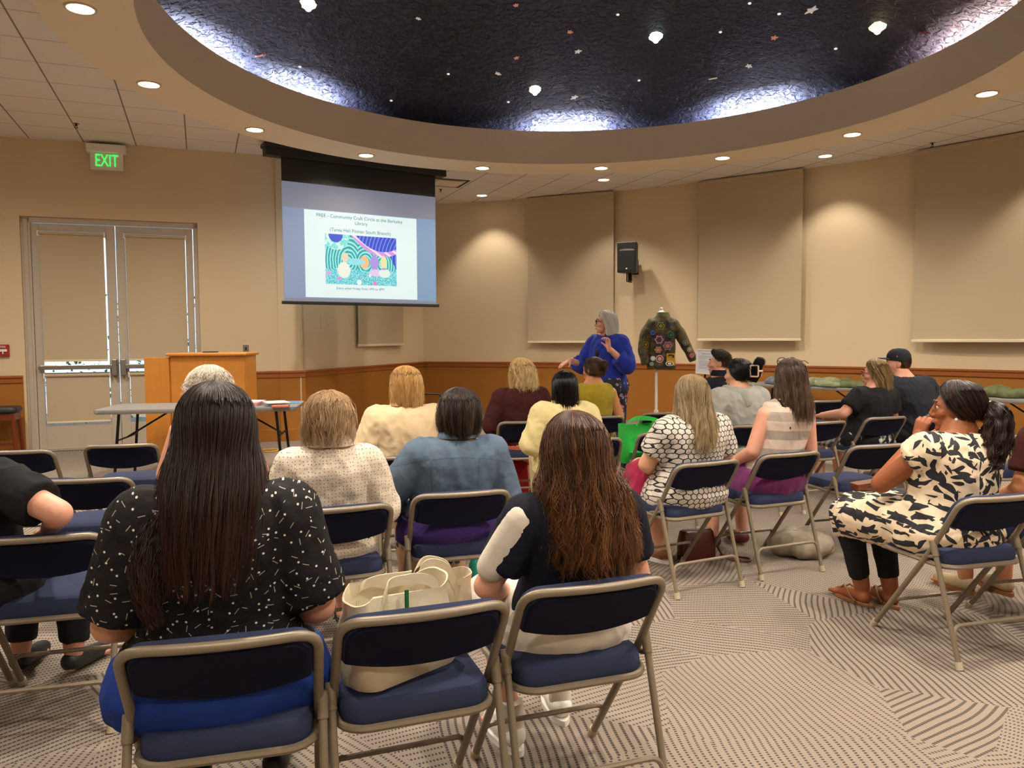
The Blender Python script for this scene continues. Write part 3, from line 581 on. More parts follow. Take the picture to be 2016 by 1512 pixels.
CHAIRS = [
 ('A', -.685, 1.755, 15, 'folding chair of the woman in the black dotted blouse, nearest the camera'),
 ('B', -.22, 1.945, 20, 'folding chair with a cream canvas tote bag on its seat'),
 ('C', .245, 2.155, 19, 'folding chair under the woman with long auburn hair and navy top'),
 ('D', -.718, 3.162, 22, 'folding chair under the woman in the white eyelet blouse'),
 ('E', -.225, 3.465, 17, 'folding chair under the person in the denim jacket'),
 ('F', -.56, 4.54, 10, 'folding chair under the woman in the cream jacket with a blond bob'),
 ('F2', -1.13, 4.29, 12, 'empty folding chair in front of the white eyelet blouse'),
 ('G', .11, 6.42, 8, 'folding chair under the woman with curly blond hair and maroon cardigan'),
 ('G2', .547, 5.33, 6, 'folding chair under the person in the pale yellow jacket'),
 ('H', .78, 6.81, 8, 'folding chair under the woman in the mustard sleeveless top'),
 ('I', 1.43, 7.11, 10, 'empty folding chair behind the green bag, nearest the jacket stand'),
 ('J', 1.15, 5.63, 12, 'empty folding chair with the green bag leaning on it'),
 ('K', 1.11, 4.28, 26, 'folding chair under the woman in the black and white patterned dress'),
 ('L', 1.685, 4.585, 22, 'folding chair under the woman in the striped tank top'),
 ('M', 1.93, 6.07, 14, 'folding chair under the person in the grey hoodie'),
 ('N', 2.58, 6.28, 22, 'empty folding chair right of the striped tank top'),
 ('N2', 3.46, 8.35, 14, 'farthest empty folding chair, in front of the table with green jackets'),
 ('O', 2.375, 4.925, 17, 'empty folding chair with a bare blue seat, right of the striped tank top'),
 ('P', 3.25, 6.625, 20, 'folding chair under the woman in the black t-shirt and glasses'),
 ('Q', 3.93, 6.91, 15, 'folding chair under the man in the black cap'),
 ('R', 3.06, 5.14, 12, 'empty folding chair half hidden behind the leaf-print dress'),
 ('S', 2.15, 3.32, 15, 'folding chair under the woman in the leaf-print dress'),
 ('T', 3.69, 5.40, 14, 'folding chair at the right picture edge, behind the ponytail'),
 ('U', 2.746, 3.55, 12, 'folding chair cut by the right picture edge, right of the leaf-print dress'),
 ('W1', -3.16, 4.84, 10, 'empty folding chair at the left picture edge, farthest row'),
 ('W2', -2.62, 5.11, 14, 'empty folding chair in front of the left end of the grey table'),
 ('X', -2.165, 3.84, 12, 'empty folding chair in the middle left row, beside the dotted blouse'),
 ('Y', -1.71, 2.705, 15, 'empty folding chair with an elbow resting on its back'),
 ('Y2', -2.2, 2.60, 14, 'folding chair under the person at the left picture edge'),
 ('Z', -1.62, 4.03, 12, 'folding chair under the woman with curly white hair'),
 ('V', 2.05, 7.22, 14, 'folding chair under the man in navy beyond the grey hoodie'),
]
proto = None
for k, x, y, a, lb in CHAIRS:
    if proto is None: proto = make_chair(); c = proto
    else: c = copy_tree(proto)
    fx, fy = -math.sin(R(a)), math.cos(R(a))
    c.location = (x + .25 * fx, y + .25 * fy, 0); c.rotation_euler = (0, 0, R(a)); c['label'] = lb; c['group'] = 'folding chairs set in rows'
    CH[k] = (x + .25 * fx, y + .25 * fy, a)
# ------------------------------------------------------------------ people
DG = None
def fuse(mb, voxel, smooth=6, wr=0., seed=0, freq=14., hem=None):
    me = mb.mesh('tmp'); o = bpy.data.objects.new('tmp', me); COL.objects.link(o)
    m = o.modifiers.new('r', 'REMESH'); m.mode = 'VOXEL'; m.voxel_size = voxel; m.use_smooth_shade = True
    if smooth: m = o.modifiers.new('s', 'SMOOTH'); m.iterations = smooth; m.factor = .5
    bpy.context.view_layer.update()
    out = bpy.data.meshes.new_from_object(o.evaluated_get(bpy.context.evaluated_depsgraph_get()))
    bpy.data.objects.remove(o); bpy.data.meshes.remove(me)
    if wr:
        n = len(out.vertices); P = np.empty(n * 3); out.vertices.foreach_get('co', P); P = P.reshape(-1, 3)
        N = np.empty(n * 3); out.vertices.foreach_get('normal', N); N = N.reshape(-1, 3)
        w = noisef(P * np.array([1, 1, .55]), freq, seed, 7); w = 1 - np.abs(w) * 2.2
        w2 = noisef(P * np.array([1, 1, .8]), freq * 2.3, seed + 5, 7); P = P + N * (w * wr * 1.5 + (1 - np.abs(w2) * 2.2) * wr * .5)[:, None]; out.vertices.foreach_set('co', P.ravel()); out.update()
    out.shade_smooth()
    return out
def link(me, name, mat, parent):
    o = bpy.data.objects.new(name, me); COL.objects.link(o); me.name = name; me.materials.clear(); me.materials.append(mat); o.parent = parent; return o
def cap(mb, p0, r0, p1, r1, flat0=False, flat1=False, n=16):
    p0, p1 = Vector(p0), Vector(p1); d = (p1 - p0).normalized()
    pts = []; rr = []
    if not flat0:
        for k in (80, 55, 30): pts.append(p0 - d * r0 * math.sin(R(k))); rr.append(r0 * math.cos(R(k)))
    pts.append(p0); rr.append(r0); pts.append(p1); rr.append(r1)
    if not flat1:
        for k in (30, 55, 80): pts.append(p1 + d * r1 * math.sin(R(k))); rr.append(r1 * math.cos(R(k)))
    mb.tube(pts, rr, n)
def ering(c, rx, ry, n=28, p=2.3):
    o = []
    for k in range(n):
        a = 2 * math.pi * k / n; ca, sa = math.cos(a), math.sin(a)
        o.append((c[0] + rx * math.copysign(abs(ca) ** (2 / p), ca), c[1] + ry * math.copysign(abs(sa) ** (2 / p), sa), c[2]))
    return o
TORSO = [(.435, .165, .125, .045), (.47, .19, .155, .035), (.53, .192, .160, .022), (.60, .172, .135, .02), (.70, .150, .112, .01), (.80, .155, .115, .01), (.90, .172, .112, .0), (.945, .172, .10, .0), (.985, .145, .082, .0), (1.02, .10, .066, .0), (1.065, .072, .058, .005), (1.10, .056, .056, .01)]
class Pose:
    def __init__(s, top=1.27, w=1., lean=-.16, leanx=0., stand=False, hw=1., **k):
        s.k = (top - .45) / .82; s.w = w; s.lean = lean; s.leanx = leanx; s.stand = stand; s.hw = hw
        if stand: s.z0 = (top - .82 * 1.06) ; s.k = 1.06
        else: s.z0 = .45
    def Z(s, z): return s.z0 + (z - .45) * s.k
    def off(s, z): t = (z - .5); return Vector((s.leanx * t, s.lean * t, 0))
    def P(s, x, y, z): v = Vector((x, y, s.Z(z))) + s.off(z); return v
def torso(mb, p, e=0., z0=.0, z1=2., top_e=0.):
    rings = []
    rows = [r for r in TORSO if z0 <= r[0] <= z1]
    for z, rx, ry, cy in rows:
        ww = p.w if z < .99 else 1 + (p.w - 1) * .35
        wy = 1 + (p.w - 1) * (1.25 if z < .85 else .6)
        if z >= 1.0: wy = 1
        rings.append(ering(p.P(0, cy, z), rx * ww * (p.hw if z < .62 else 1) + e, ry * wy + e))
    mb.loft(rings)
def shoulder(p, s): return p.P(s * .158 * (1 + (p.w - 1) * .45), 0, .937)
HANDS = {'lap': ((.235, -.02, .70), (.10, .22, .60)), 'down': ((.21, -.03, .69), (.16, .18, .60)), 'thigh': ((.25, .0, .70), (.14, .30, .60))}
def arm_pts(p, s, arm):
    a = HANDS.get(arm, arm) if isinstance(arm, str) else arm
    el, ha = a
    if isinstance(arm, str):
        E = p.P(s * el[0] * (1 + (p.w - 1) * .8), el[1], el[2]); Hn = Vector((s * ha[0], ha[1] + .02, p.z0 + (ha[2] - .45)))
    else:
        E = Vector(el); Hn = Vector(ha)
    return shoulder(p, s), E, Hn
def arm(mb, p, s, armspec, e=0., t1=2., flat=True, rs=1., puff=0.):
    S, E, Hn = arm_pts(p, s, armspec); f = (1 + (p.w - 1) * .7) * rs
    r = (.052 * f + e, .043 * f + e, .038 * f + e, .026 * f + e)
    base = p.P(s * .10, 0, .942)
    cap(mb, base, .050 + e, S, r[0] + .002 + puff)
    if t1 <= 1: q = S.lerp(E, t1); cap(mb, S, r[0] + puff, q, r[0] + (r[1] - r[0]) * t1 + puff * .6, flat1=flat)
    else:
        cap(mb, S, r[0] + puff, E, r[1]); q = E.lerp(Hn, t1 - 1); cap(mb, E, r[1], q, r[2] + (r[3] - r[2]) * (t1 - 1), flat1=flat and t1 < 2)
    return q
def hand(mb, wrist, d, up, sc=1., curl=.5, side=1, spread=.0, thumb=1.):
    d = Vector(d).normalized(); up = Vector(up); up = (up - d * up.dot(d)).normalized(); l = d.cross(up) * side
    w = Vector(wrist); F = lambda a, b, c: w + (d * a + l * b + up * c) * sc
    cap(mb, F(-.02, 0, 0), .024 * sc, F(.02, 0, 0), .026 * sc, n=12)
    for b in (-.028, -.009, .010, .028): cap(mb, F(.015, b * .6, 0), .017 * sc, F(.082, b, 0), .0125 * sc, n=10)
    for i, (b, ln) in enumerate(((-.033, .068), (-.011, .080), (.011, .075), (.033, .058))):
        c = curl * (1 + .12 * i); pt = F(.085, b, 0); ang = 0.
        sp = spread * (b / .03)
        for j, (q, r) in enumerate(((.45, .0095), (.30, .0088), (.25, .0078))):
            ang += c * (.5 if j == 0 else .75)
            nd = (d * math.cos(ang) - up * math.sin(ang) + l * sp).normalized(); nx = pt + nd * ln * q * sc; cap(mb, pt, r * sc, nx, (r - .001) * sc, n=8); pt = nx
    pt = F(.02, -.030, -.005); n1 = pt + (d * .75 - l * .65 * thumb - up * .35).normalized() * .042 * sc; cap(mb, pt, .014 * sc, n1, .0105 * sc, n=8)
    n2 = n1 + (d * .95 - l * .25 * thumb - up * .5 * (1 + curl)).normalized() * .032 * sc; cap(mb, n1, .0105 * sc, n2, .008 * sc, n=8)
def leg_pts(p, s, legs):
    if p.stand: return p.P(s * .09, 0, .50), Vector((s * .10, .01, .50)), Vector((s * .11, -.02, .09)), Vector((s * .13, .12, .03))
    kx, ky, kz, ax, ay = legs.get(s, legs.get(0, (.12, .46, .50, .12, .42)))
    return Vector((s * .09, .06, .53)), Vector((s * kx, ky, kz)), Vector((s * ax, ay, .10)), Vector((s * (ax + .02), ay + .15, .03))
def legs_(mb, p, legs, e=0., t1=2., foot=False, flat=True, flare=0.):
    for s in (-1, 1):
        H, K, A, T = leg_pts(p, s, legs); f = 1 + (p.w - 1) * .9
        r = (.085 * f + e, .060 * f + e, .054 * f + e, .036 * f + e)
        if t1 <= 1: q = H.lerp(K, t1); cap(mb, H, r[0], q, r[0] + (r[1] - r[0]) * t1 + flare, flat1=flat)
        else:
            cap(mb, H, r[0], K, r[1]); q = K.lerp(A, t1 - 1); m = K.lerp(A, min(.3, t1 - 1)); cap(mb, K, r[1], m, r[2] + flare * .3); cap(mb, m, r[2] + flare * .3, q, r[2] + (r[3] - r[2]) * (t1 - 1) + flare, flat1=flat and t1 < 2)
        if foot:
            cap(mb, A, .036, A.lerp(Vector((A.x, A.y, .045)), 1), .036); cap(mb, (A.x, A.y - .02, .045), .034, (A.x, A.y, .05), .036); cap(mb, (A.x, A.y, .05), .036, T, .026)
            for j in range(5):
                b = s * (.028 - .014 * j); cap(mb, T + Vector((b * .9, 0, 0)), .016, T + Vector((b, .048 - .008 * j, -.008)), .011 - .001 * j, n=8)
def shoes(p, legs, mat, parent, sandal=False, sole=None):
    for s in (-1, 1):
        H, K, A, T = leg_pts(p, s, legs); mb = MB(); d = (T - A); d.z = 0; d.normalize(); l = Vector((d.y, -d.x, 0))
        if sandal:
            poly = [];
            for k in range(24):
                a = 2 * math.pi * k / 24; ln = .135; w = .042 + .008 * math.cos(a)
                q = A + d * (.055 + ln * math.cos(a)) + l * w * math.sin(a); poly.append((q.x, q.y))
            mb.prism(poly, .0, .020); o = mb.build('sandal', mat, parent, bevel=.004)
            c = A + d * .17; st = MB(); st.tube([Vector((c.x, c.y, .025)), A + d * .10 + l * .020 + Vector((0, 0, -.022)), A + d * .04 + l * .046 + Vector((0, 0, -.055)), A + l * .046 + Vector((0, 0, -.08))], .006, 6); st.tube([Vector((c.x, c.y, .025)), A + d * .10 - l * .020 + Vector((0, 0, -.022)), A + d * .04 - l * .046 + Vector((0, 0, -.055)), A - l * .046 + Vector((0, 0, -.08))], .006, 6); st.build('strap', mat, o)
            continue
        cap(mb, A + Vector((0, 0, -.045)) - d * .015, .044, A + d * .05 + Vector((0, 0, -.05)), .043); cap(mb, A + d * .05 + Vector((0, 0, -.052)), .042, T + d * .02 + Vector((0, 0, .006)), .034)
        me = fuse(mb, .009, 3)
        n = len(me.vertices); P = np.empty(n * 3); me.vertices.foreach_get('co', P); P = P.reshape(-1, 3); P[:, 2] = np.maximum(P[:, 2], .003); me.vertices.foreach_set('co', P.ravel())
        o = link(me, 'shoe', mat, parent)
        if sole:
            so = MB(); poly = []
            for k in range(24):
                a = 2 * math.pi * k / 24; q = A + d * (.065 + .135 * math.cos(a)) + l * (.046 + .006 * math.cos(a)) * math.sin(a); poly.append((q.x, q.y))
            so.prism(poly, 0, .022); so.build('sole', sole, o)
def head_soup(mb, C, Rm, fat=1., eyes=True):
    def E(c, r, rot=None):
        q = Rm.to_euler() if rot is None else (Rm @ Euler(rot).to_matrix()).to_euler()
        mb.ell(C + Rm @ Vector(c), r, rot=q, nu=20, nv=14)
    def K(a, ra, b, rb): cap(mb, C + Rm @ Vector(a), ra, C + Rm @ Vector(b), rb, n=12)
    E((0, -.018, .022), (.074, .092, .088)); E((0, .028, -.01), (.062 * fat, .064, .090)); E((0, .042, -.065), (.048 * fat, .046, .044)); K((0, .078, -.097), .017, (0, .072, -.088), .02)
    K((0, .090, .015), .006, (0, .110, -.025), .009); K((0, .104, -.032), .011, (0, .092, -.036), .014); K((.010, .098, -.034), .007, (-.010, .098, -.034), .007)
    K((-.035, .080, .030), .010, (.035, .080, .030), .010); K((-.045, .060, -.022), .020, (-.035, .070, -.028), .018); K((.045, .060, -.022), .020, (.035, .070, -.028), .018)
    K((-.018, .090, -.060), .006, (.018, .090, -.060), .006); K((-.015, .089, -.069), .007, (.015, .089, -.069), .007)
    for s in (-1, 1): K((s * .020, .082, .020), .0065, (s * .044, .074, .019), .0065); K((s * .021, .083, -.005), .005, (s * .043, .075, -.005), .005)
    for s in (-1, 1): E((s * .076, -.008, -.012), (.009, .019, .030), (0, s * .15, .2 * s)); E((s * .074, .0, -.028), (.008, .010, .012))
def skin(name, hexc):
    g = G(name); co = g.co(); nz = g.noise(co, 18, 4); f = g.noise(co, 160, 3); c = L(hexc)
    return g.set(g.mix(nz, tuple(x * .86 for x in c), (min(1, c[0] * 1.12), c[1] * 1.02, c[2] * 1.0)), .5, bump=f, bs=.15, bd=.002, spec=.35, **{'Subsurface Weight': .12, 'Subsurface Radius': (.02, .008, .004), 'Subsurface Scale': .3})
SK = {'fair': skin('skin_fair', 'D9A283'), 'pink': skin('skin_pink', 'DDA68C'), 'tan': skin('skin_tan', 'C68B62'), 'brown': skin('skin_brown', '9A5E3C'), 'light': skin('skin_light', 'E0B090')}
# ------------------------------------------------------------------ hair
def hair_mat(name, stops, rough=.42, spec=.5):
    g = G(name); a = g.n('ShaderNodeAttribute', attribute_name='hc').outputs[0]; s = g.sep(a)
    f = g.ma('ADD', g.ma('MULTIPLY', s[0], .62), g.ma('MULTIPLY', s[1], .38))
    c = g.ramp(f, stops); return g.set(c, rough, spec=spec)
HM = {'dark': hair_mat('dark_brown_hair', [(0, L('120B09')), (.5, L('2A1812')), (1, L('4A281A'))]),
      'auburn': hair_mat('auburn_hair', [(0, L('20120A')), (.45, L('543118')), (1, L('9C6636'))]),
      'white': hair_mat('white_hair', [(0, L('B8A890')), (.5, L('E2D6C4')), (1, L('F4ECE0'))]),
      'silver': hair_mat('silver_hair', [(0, L('B8B0A4')), (.5, L('E6E0D6')), (1, L('FBF8F2'))]),
      'sandy': hair_mat('sandy_grey_hair', [(0, L('6A4E34')), (.4, L('A07C56')), (.75, L('C4A47C')), (1, L('DCC8A8'))]),
      'blond': hair_mat('blond_hair', [(0, L('8A6230')), (.4, L('C09050')), (1, L('ECC888'))]),
      'paleblond': hair_mat('curly_blond_hair', [(0, L('A87C40')), (.4, L('DDB878')), (1, L('F8E2B4'))]),
      'darkgrey': hair_mat('short_dark_brown_hair', [(0, L('17100D')), (.5, L('32241C')), (1, L('6A5444'))]),
      'black': hair_mat('black_hair', [(0, L('060505')), (.6, L('120E0E')), (1, L('2E2624'))], .3),
      'brown': hair_mat('brown_hair', [(0, L('1E120C')), (.5, L('4A3222')), (1, L('7A5A40'))]),
      'ashblond': hair_mat('ash_blond_hair', [(0, L('5E4A34')), (.4, L('96805C')), (.75, L('BEA67C')), (1, L('D8C8A4'))]),
      'highlight': hair_mat('highlighted_brown_hair', [(0, L('4A3420')), (.4, L('83653F')), (.8, L('B4986A')), (1, L('D8C49C'))])}
def strands_to_mesh(name, P, rad, hv, mat, parent, extra=None, sides=3):
    """P: (n, m, 3) strand points; rad: (n,) radii; hv: (n,) colour value"""
    n, m, _ = P.shape
    T = np.gradient(P, axis=1); T /= np.linalg.norm(T, axis=2, keepdims=True) + 1e-9
    ref = np.where(np.abs(T[..., 2:3]) > .8, np.array([[[0., 1., .1]]]), np.array([[[0., 0., 1.]]]))
    A = np.cross(T, ref); A /= np.linalg.norm(A, axis=2, keepdims=True) + 1e-9; B = np.cross(T, A)
    tt = np.linspace(0, 1, m); tap = (1 - .75 * tt ** 3)[None, :, None] * rad[:, None, None]
    V = np.stack([P + (A * math.cos(2 * math.pi * k / sides) + B * math.sin(2 * math.pi * k / sides)) * tap for k in range(sides)], axis=2)  # n,m,sides,3
    V = V.reshape(-1, 3); base = (np.arange(n) * m * sides)[:, None, None] + (np.arange(m - 1) * sides)[None, :, None] + np.arange(sides)[None, None, :]
    nx = (np.arange(sides) + 1) % sides; base2 = (np.arange(n) * m * sides)[:, None, None] + (np.arange(m - 1) * sides)[None, :, None] + nx[None, None, :]
    F = np.stack([base, base2, base2 + sides, base + sides], axis=-1).reshape(-1, 4)
    Cc = np.zeros((n, m, sides, 4), np.float32); Cc[..., 0] = hv[:, None, None]; Cc[..., 1] = tt[None, :, None]; Cc[..., 3] = 1; Cc = Cc.reshape(-1, 4)
    if extra is not None:
        ev, ef, ec = extra; F = np.vstack([F, ef + len(V)]); V = np.vstack([V, ev]); Cc = np.vstack([Cc, ec])
    me = bpy.data.meshes.new(name); me.vertices.add(len(V)); me.vertices.foreach_set('co', V.ravel())
    me.loops.add(F.size); me.loops.foreach_set('vertex_index', F.ravel().astype(np.int32)); me.polygons.add(len(F)); me.polygons.foreach_set('loop_start', np.arange(0, F.size, 4, dtype=np.int32))
    me.update(calc_edges=True)
    at = me.color_attributes.new('hc', 'FLOAT_COLOR', 'POINT'); at.data.foreach_set('color', Cc.ravel()); me.shade_smooth()
    return link(me, name, mat, parent)
def hair(rows, C, yaw, mat, parent, n=1800, rad=.0011, wave=0., wlen=.06, clump=.5, seed=1, part=0., endvar=.08, name='hair', flare=0., frizz=.003, nseg=20, tilt=0., lat=0., shag=.05):
    """rows: (z, rx, r_back, r_front, y_offset, max_azimuth_deg)"""
    rs = np.random.RandomState(seed); rows = np.array(rows, float); nr = len(rows)
    seg = np.r_[0, np.cumsum(np.hypot(np.diff(rows[:, 0]), np.diff(rows[:, 2])))]; seg /= seg[-1]
    gs_ = np.linspace(0, 1, 81); tb = np.stack([np.interp(gs_, seg, rows[:, j]) for j in range(6)], 1)
    for _ in range(14): tb[1:-1] = (tb[:-2] + 2 * tb[1:-1] + tb[2:]) / 4
    ztop = rows[0, 0]; zend = rows[-1, 0]; rows = tb; seg = gs_; rows[0] = tb[0]
    def ev(a0, s, lay):
        q = [np.interp(s, seg, rows[:, j]) for j in range(6)]
        # smoothstep between rows
        am = q[5] / 180.; a = a0 * am; ca, sa = np.cos(a), np.sin(a)
        x = q[1] * lay * sa + lat * np.clip(s - .3, 0, 1) ; y = q[4] - np.where(ca > 0, q[2], q[3]) * lay * ca; z = q[0]
        return np.stack([x, y, z * np.ones_like(x)], -1)
    a0 = rs.uniform(-math.pi, math.pi, n); nc = max(14, n // 22); cl = rs.uniform(-math.pi, math.pi, nc); ci = np.argmin(np.abs(a0[:, None] - cl[None]), 1)
    send = 1 - (endvar + .06) * rs.rand(n) * 1.; cend = rs.rand(nc) * endvar; send = send - cend[ci] * .8
    s = np.linspace(0, 1, nseg)[None] * send[:, None]; s[:, 0] = .0
    fly = (rs.rand(n) < .05)[:, None]; lay = np.where(fly, rs.uniform(1.0, 1.11, n)[:, None], rs.uniform(.90, 1.03, n)[:, None]) * (1 + shag * rs.normal(size=nc)[ci][:, None] * s)
    aa = a0[:, None] + (cl[ci] - a0)[:, None] * clump * s ** 1.5
    aa = aa + part * (1 - s)
    P = ev(aa, s, lay)
    ph = rs.rand(nc)[ci] * 6.28 + rs.normal(size=n) * .5; wl = wlen * (1 + .3 * rs.normal(size=nc)[ci])
    arc = s * (rows[0, 0] - rows[-1, 0] + .15)
    wv = wave * np.clip(s * 1.6 - .15, 0, 1)
    nrm = np.stack([np.sin(aa * .8), -np.cos(aa * .8), 0 * aa], -1); tg = np.stack([np.cos(aa * .8), np.sin(aa * .8), 0 * aa], -1)
    P = P + nrm * (wv * np.sin(arc / wl[:, None] * 6.28 + ph[:, None]) * .7)[..., None] + tg * (wv * np.cos(arc / wl[:, None] * 6.28 + ph[:, None] * 1.3))[..., None]
    P[:, :, 2] += wv * .4 * np.sin(arc / wl[:, None] * 6.28 * .9 + ph[:, None] * 2)
    fr = np.cumsum(rs.normal(size=P.shape) * frizz, axis=1) * .45; P = P + fr - fr[:, :1]
    if flare: P += nrm * (flare * np.clip(s - .8, 0, 1) ** 1 * 5 * rs.rand(n)[:, None])[..., None]
    # underlayer shell
    na, ns = 72, 26; ga, gs = np.meshgrid(np.linspace(-math.pi, math.pi, na), np.linspace(0, 1 - endvar * .9, ns), indexing='ij')
    S = ev(ga, gs, .93 + .02 * np.sin(ga * 23) * gs); ev_ = S.reshape(-1, 3); I = np.arange(na * ns).reshape(na, ns)
    ef = np.stack([I[:-1, :-1], I[1:, :-1], I[1:, 1:], I[:-1, 1:]], -1).reshape(-1, 4)
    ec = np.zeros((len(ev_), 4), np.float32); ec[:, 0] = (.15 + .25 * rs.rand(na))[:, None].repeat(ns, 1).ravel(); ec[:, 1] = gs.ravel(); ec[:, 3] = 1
    cy, sy = math.cos(yaw), math.sin(yaw); ct, st = math.cos(tilt), math.sin(tilt)
    def place(Q):
        y2 = Q[..., 1] * ct - Q[..., 2] * st; z2 = Q[..., 1] * st + Q[..., 2] * ct
        w = np.clip((Q[..., 2] + .18) / .1, 0, 1); y = Q[..., 1] * (1 - w) + y2 * w; z = Q[..., 2] * (1 - w) + z2 * w
        return np.stack([C.x + Q[..., 0] * cy - y * sy, C.y + Q[..., 0] * sy + y * cy, C.z + z], -1)
    hv = np.clip(.72 * rs.rand(nc)[ci] + .28 * rs.rand(n), 0, 1)
    return strands_to_mesh(name, place(P), rad * rs.uniform(.7, 1.3, n), hv, mat, parent, (place(ev_), ef, ec))
def tail(path, radii, mat, parent, n=500, rad=.0012, wave=.006, wlen=.05, seed=2, name='ponytail', twist=0., spread_end=1.):
    rs = np.random.RandomState(seed); path = np.array(path, float); m = 22; t = np.linspace(0, 1, m); tp = np.linspace(0, 1, len(path))
    Cn = np.stack([np.interp(t, tp, path[:, j]) for j in range(3)], -1)
    for _ in range(3): Cn[1:-1] = (Cn[:-2] + Cn[1:-1] * 2 + Cn[2:]) / 4
    rr = np.interp(t, tp, radii); T = np.gradient(Cn, axis=0); T /= np.linalg.norm(T, axis=1, keepdims=True)
    ref = np.array([1., .3, .1]); A = np.cross(T, ref); A /= np.linalg.norm(A, axis=1, keepdims=True); B = np.cross(T, A)
    ph = rs.rand(n) * 6.28; rho = np.sqrt(rs.rand(n)) * .35 + .65; g = np.floor(ph / .35) * 1.7
    ang = ph[:, None] + twist * t[None]
    P = Cn[None] + (A[None] * np.cos(ang)[..., None] + B[None] * np.sin(ang)[..., None]) * (rr[None] * rho[:, None])[..., None]
    P += (A[None] * np.sin(t[None] * 6.28 / wlen * .3 + g[:, None])[..., None] + B[None] * np.cos(t[None] * 6.28 / wlen * .3 + g[:, None] * 2)[..., None]) * wave * t[None, :, None]
    P += np.cumsum(rs.normal(size=P.shape) * .0012, 1)
    # core
    k = 20; core = Cn[:, None] + (A[:, None] * np.cos(np.linspace(0, 6.28, k, endpoint=False))[None, :, None] + B[:, None] * np.sin(np.linspace(0, 6.28, k, endpoint=False))[None, :, None]) * (rr * .8)[:, None, None]
    ev_ = core.reshape(-1, 3); I = np.arange(m * k).reshape(m, k); J = np.roll(I, -1, 1); ef = np.stack([I[:-1], J[:-1], J[1:], I[1:]], -1).reshape(-1, 4)
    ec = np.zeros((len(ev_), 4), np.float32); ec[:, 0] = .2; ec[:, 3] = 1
    return strands_to_mesh(name, P, np.full(n, rad), rs.rand(n), mat, parent, (ev_, ef, ec))
# styles: rows = (z, rx, r_back, r_front, y_off, max azimuth)
def cap_rows(v=0.): return [(.130 + v * .9, .004, .004, .004, 0, 180), (.127 + v * .9, .026, .030, .030, -.002, 180), (.114 + v * .7, .054 + v * .4, .064 + v * .4, .058, -.006, 178), (.088 + v * .4, .076 + v * .7, .090 + v * .7, .078, -.010, 168), (.046, .088 + v, .105 + v, .085, -.014, 145), (0., .091 + v, .110 + v, .08, -.014, 125)]
